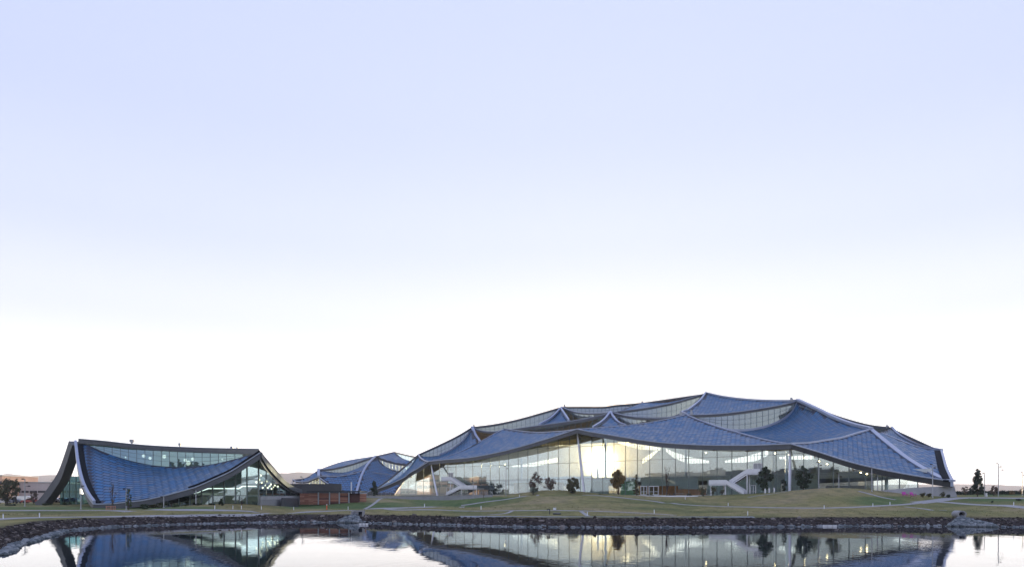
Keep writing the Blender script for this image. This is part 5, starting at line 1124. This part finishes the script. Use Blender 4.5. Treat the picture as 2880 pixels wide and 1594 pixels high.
# ------------------------------------------------------------------ parked cars at the far left
CM = {}
def car(px, Y, col, label, van=False, rz=0.0):
    g = ground_at(px, Y)
    key = str(col)
    if key not in CM:
        mm = base_mat('car_paint', col, .3, .2, .04, 1); CM[key] = mm
    r = thing('parked_van' if van else 'parked_car', label, 'van' if van else 'car', g, 'cars parked at the far left')
    L, W = (5.2, 2.0) if van else (4.5, 1.8); co, si = math.cos(rz), math.sin(rz)
    prof = [(-.5, .35), (-.5, .8), (-.46, 1.0), (-.3, 2.1), (.44, 2.15), (.49, 2.0), (.5, .5), (.5, .35)] if van else [(-.5, .32), (-.5, .62), (-.46, .78), (-.24, .92), (-.10, 1.36), (.22, 1.42), (.40, 1.02), (.48, .95), (.5, .6), (.5, .32)]
    def lp(x, y, z): return g + np.array([x * co - y * si, x * si + y * co, z])
    V = [lp(x * L, s * W / 2 * (.86 if z > 1.2 else 1), z) for s in (-1, 1) for x, z in prof]; k = len(prof)
    F = [tuple(range(k - 1, -1, -1)), tuple(range(k, 2 * k))] + [(i, (i + 1) % k, k + (i + 1) % k, k + i) for i in range(k)]
    mk('body', V, F, CM[key], r)
    for s in (-1, 1):
        w_ = [(-.2, .98), (-.09, 1.3), (.2, 1.35), (.34, 1.02)] if not van else [(-.4, 1.25), (-.28, 1.95), (-.12, 1.95), (-.12, 1.25)]
        mk('side_window', [lp(x * L, s * (W / 2 * .97 + .02), z) for x, z in w_], [(0, 1, 2, 3)], M['dark'], r)
        for x in (-.31, .31):
            m_ = MB(); m_.tube([lp(x * L, s * (W / 2 - .2), .33), lp(x * L, s * (W / 2 + .02), .33)], [.33, .33], 12); m_.make('wheel', M['dark'], r)
    return r
for px, Y, c, lab, van in [(8, 205, (.55, .55, .56), 'silver car at the left edge under the dark tree', False), (38, 207, (.08, .09, .11), 'dark car left of the white van', False), (58, 214, (.75, .74, .72), 'white van parked left of the lamp post', True), (86, 206, (.30, .06, .05), 'red car right of the white van', False), (150, 212, (.60, .60, .62), 'pale car seen through the arch, leftmost', False), (174, 213, (.70, .70, .71), 'white car seen through the arch, middle', False), (200, 211, (.06, .10, .30), 'blue car seen through the arch, rightmost', False)]:
    car(px, Y, c, lab, van, R(4))
# ------------------------------------------------------------------ riprap bank, outfalls, floats
ICO = np.array([(0, .526, .851), (0, -.526, .851), (0, .526, -.851), (0, -.526, -.851), (.526, .851, 0), (-.526, .851, 0), (.526, -.851, 0), (-.526, -.851, 0), (.851, 0, .526), (-.851, 0, .526), (.851, 0, -.526), (-.851, 0, -.526)])
ICF = np.array([(0, 1, 8), (0, 8, 4), (0, 4, 5), (0, 5, 9), (0, 9, 1), (1, 6, 8), (8, 6, 10), (8, 10, 4), (4, 10, 2), (4, 2, 5), (5, 2, 11), (5, 11, 9), (9, 11, 7), (9, 7, 1), (1, 7, 6), (3, 6, 7), (3, 7, 11), (3, 11, 2), (3, 2, 10), (3, 10, 6)])
def rocks(name, pos, size, mat):
    n = len(pos); th = RNG.random(n) * 6.283; co, si = np.cos(th), np.sin(th); sc3 = size[:, None] * (.65 + .7 * RNG.random((n, 3))) * np.array([1.1, 1.1, .8])
    b = (ICO[None] * (1 + RNG.normal(0, .14, (n, 12, 1)))) * sc3[:, None, :]
    x = b[..., 0] * co[:, None] - b[..., 1] * si[:, None]; y = b[..., 0] * si[:, None] + b[..., 1] * co[:, None]
    V = np.stack([x, y, b[..., 2]], -1) + pos[:, None, :]; F = (ICF[None] + (np.arange(n) * 12)[:, None, None]).reshape(-1, 3)
    me = bpy.data.meshes.new(name); me.vertices.add(n * 12); me.vertices.foreach_set('co', V.reshape(-1)); me.loops.add(len(F) * 3); me.polygons.add(len(F))
    me.loops.foreach_set('vertex_index', F.reshape(-1).astype(np.int32)); me.polygons.foreach_set('loop_start', np.arange(0, len(F) * 3, 3, dtype=np.int32))
    me.update(calc_edges=True); me.materials.append(mat); o = bpy.data.objects.new(name, me); COL.objects.link(o); return tag(o, kind='stuff')
def along_shore(n, s0, s1, i0=0, i1=19):
    seg = np.arange(i0, i1); a, b = SHORE[seg], SHORE[seg + 1]; L = np.hypot(*(b - a).T); k = RNG.choice(len(seg), n, p=L / L.sum()); f = RNG.random(n)
    p = a[k] + (b - a)[k] * f[:, None]; d = (b - a)[k] / L[k][:, None]; nrm_ = np.stack([-d[:, 1], d[:, 0]], 1); s = s0 + (s1 - s0) * RNG.random(n)
    p = p + nrm_ * s[:, None]; return p
HV = np.vectorize(hgt)
M['rockd'] = None
def rock_mat(name, stops):
    m = bpy.data.materials.new(name); m.use_nodes = True; nt = m.node_tree; b = nt.nodes['Principled BSDF']; b.inputs['Roughness'].default_value = .95; b.inputs['Specular IOR Level'].default_value = .15
    ge = nt.nodes.new('ShaderNodeNewGeometry'); r = nt.nodes.new('ShaderNodeValToRGB'); nt.links.new(ge.outputs['Random Per Island'], r.inputs[0]); c = r.color_ramp
    while len(c.elements) < len(stops): c.elements.new(.5)
    for e, (p, col) in zip(c.elements, stops): e.position = p; e.color = (*col, 1)
    nt.links.new(r.outputs[0], b.inputs['Base Color']); return m
M['rockd'] = rock_mat('dark_riprap', [(0, (.012, .011, .012)), (.5, (.031, .025, .022)), (.85, (.062, .051, .045)), (.97, (.20, .18, .17))])
M['rockl'] = rock_mat('pale_riprap', [(0, (.07, .085, .095)), (.5, (.14, .165, .18)), (1, (.27, .29, .31))])
p = along_shore(19000, -.25, 3.7); sd_ = shore_dist(p[:, 0], p[:, 1]); p = p[(sd_ > -.4) & (sd_ < 4.0) & (p[:, 1] > 40)]
z = HV(p[:, 0], p[:, 1]); rocks('riprap_bank', np.column_stack([p, z - .05]), .09 + .13 * RNG.random(len(p)) ** 2 + .24 * (RNG.random(len(p)) > .988), M['rockd'])
p = along_shore(2600, -.35, .25); p = p[p[:, 1] > 40]; rocks('shoreline_stones', np.column_stack([p, np.maximum(HV(p[:, 0], p[:, 1]), -.05) + .03]), .12 + .2 * RNG.random(len(p)) ** 2, M['rockl'])
p = along_shore(420, -.6, .15, 0, 4); k_ = (p[:, 1] > 45) & (p[:, 1] < 84 + 8 * RNG.random(len(p))); p = p[k_]; rocks('shoreline_boulders', np.column_stack([p, np.maximum(HV(p[:, 0], p[:, 1]), -.05) + .08]), .14 + .2 * RNG.random(len(p)), M['rockl'])
def apron(name, tops, Ymin, n, lift=.18):
    """pale stone apron under an outfall; tops = picture outline of its upper edge"""
    px = np.array([t_[0] for t_ in tops]); py = np.array([t_[1] for t_ in tops]); out = []
    for _ in range(n * 25):
        if len(out) >= n: break
        x = RNG.uniform(px[0], px[-1]); Y = Ymin + RNG.random() * 9; X = xof(x, Y); s = float(shore_dist(np.array([X]), np.array([Y]))[0])
        if s < -.6: continue
        zz = max(hgt(X, Y), -.05) + lift
        if HY + (CAMZ - zz) / Y * FPX < np.interp(x, px, py): continue
        out.append((X, Y, zz))
    rocks(name, np.array(out), .14 + .2 * RNG.random(len(out)), M['rockl'])
apron('stone_apron', [(2664, 1479), (2680, 1466), (2690, 1458), (2702, 1450), (2716, 1457), (2760, 1465), (2785, 1471), (2806, 1479)], 104, 750)
apron('stone_apron', [(944, 1471), (960, 1458), (985, 1450), (998, 1445), (1006, 1450), (1018, 1466)], 117.5, 420)
def culvert(px, py, w, label, rnd_=True):
    g = onground(px, py + 3); r = thing('culvert', label, 'culvert', g); k = 14
    V = []; F = []
    for y in (-.35, 1.2):
        for rad in (.62, .42):
            for j in range(k): th = 2 * math.pi * j / k; V.append(g + np.array([rad * w * math.cos(th), y, .55 + rad * math.sin(th) * .9]))
    for j in range(k):
        j2 = (j + 1) % k; F += [(j, j2, k + j2, k + j), (j, 2 * k + j, 2 * k + j2, j2), (k + j2, 3 * k + j2, 3 * k + j, k + j)]
    mk('pipe_mouth', V, F, M['pathc'], r); m_ = MB(); m_.tube([g + np.array([0, .3, .55]), g + np.array([0, .34, .55])], [.43 * w, .43 * w], 14); m_.make('dark_inside', M['gap'], r); return r, g  # black disc painted in for the shade deep inside the pipe
culvert(2702, 1454, 1.15, 'round pipe outfall ringed in pale concrete above the stone apron at right')
g = onground(1006, 1452); r = thing('outfall_headwall', 'small concrete outfall box with a dark slot above the middle stones', 'outfall', g)
for sx in (-.95, .95): m_ = MB(); m_.box(g + np.array([sx, .2, .3]), (.22, 1.2, 1.0)); m_.make('wing_wall', M['pathc'], r)
m_ = MB(); m_.box(g + np.array([0, .8, .85]), (2.2, .25, .25)); m_.make('top_beam', M['pathc'], r); m_ = MB(); m_.box(g + np.array([.35, .82, .3]), (.75, .1, .85)); m_.make('dark_slot', M['gap'], r); m_ = MB(); m_.box(g + np.array([-.45, .84, .3]), (.8, .1, .85)); m_.make('face', M['conc'], r)  # dark_slot is a black panel standing in for the shaded opening
for px, py, L, lab in ((2334, 1480, 2.1, 'low white float with three billets on the right of the pond'), (1023, 1475, 1.5, 'low white float near the middle outfall stones')):
    Y = CAMZ * FPX / (py - HY); X = xof(px, Y); r = thing('float', lab, 'float', (X, Y, 0))
    for k in range(3): m_ = MB(); m_.tube([(X - L / 2 + k * L / 3 + .05, Y, .08), (X - L / 2 + (k + 1) * L / 3 - .08, Y, .08)], [.15, .15], 8); m_.make('billet', M['white'], r)
    for k in range(2): m_ = MB(); m_.box((X, Y - .1 + .2 * k, .24), (L * .96, .1, .05)); m_.make('slat', M['column'], r)
# a bird far up at the left
bp_ = P(466, 1082, 330); r = thing('bird', 'tiny dark bird flying high over the curved roof building', 'bird', bp_); m_ = MB(); m_.ball(bp_, .14, 8, 6, (2.2, .9, .8)); m_.make('body', M['dark'], r)
for s in (-1, 1): mk('wing', [bp_ + np.array(v) for v in ((-.1, 0, .05), (.15, 0, .05), (.05, s * .55, .28), (-.1, s * .6, .3), (-.18, s * .5, .22))], [(0, 1, 2, 3, 4)], M['dark'], r)
# ------------------------------------------------------------------ haze
mh = bpy.data.materials.new('haze'); mh.use_nodes = True; nt = mh.node_tree; nt.nodes.clear()
vo = nt.nodes.new('ShaderNodeVolumePrincipled'); vo.inputs['Density'].default_value = 1.5e-4; vo.inputs['Color'].default_value = (.95, .96, 1.0, 1); vo.inputs['Anisotropy'].default_value = .2
oo = nt.nodes.new('ShaderNodeOutputMaterial'); nt.links.new(vo.outputs[0], oo.inputs['Volume'])
m_ = MB(); m_.box((0, 0, 72), (14600, 14600, 150)); hz = m_.make('haze', mh); tag(hz, kind='stuff')
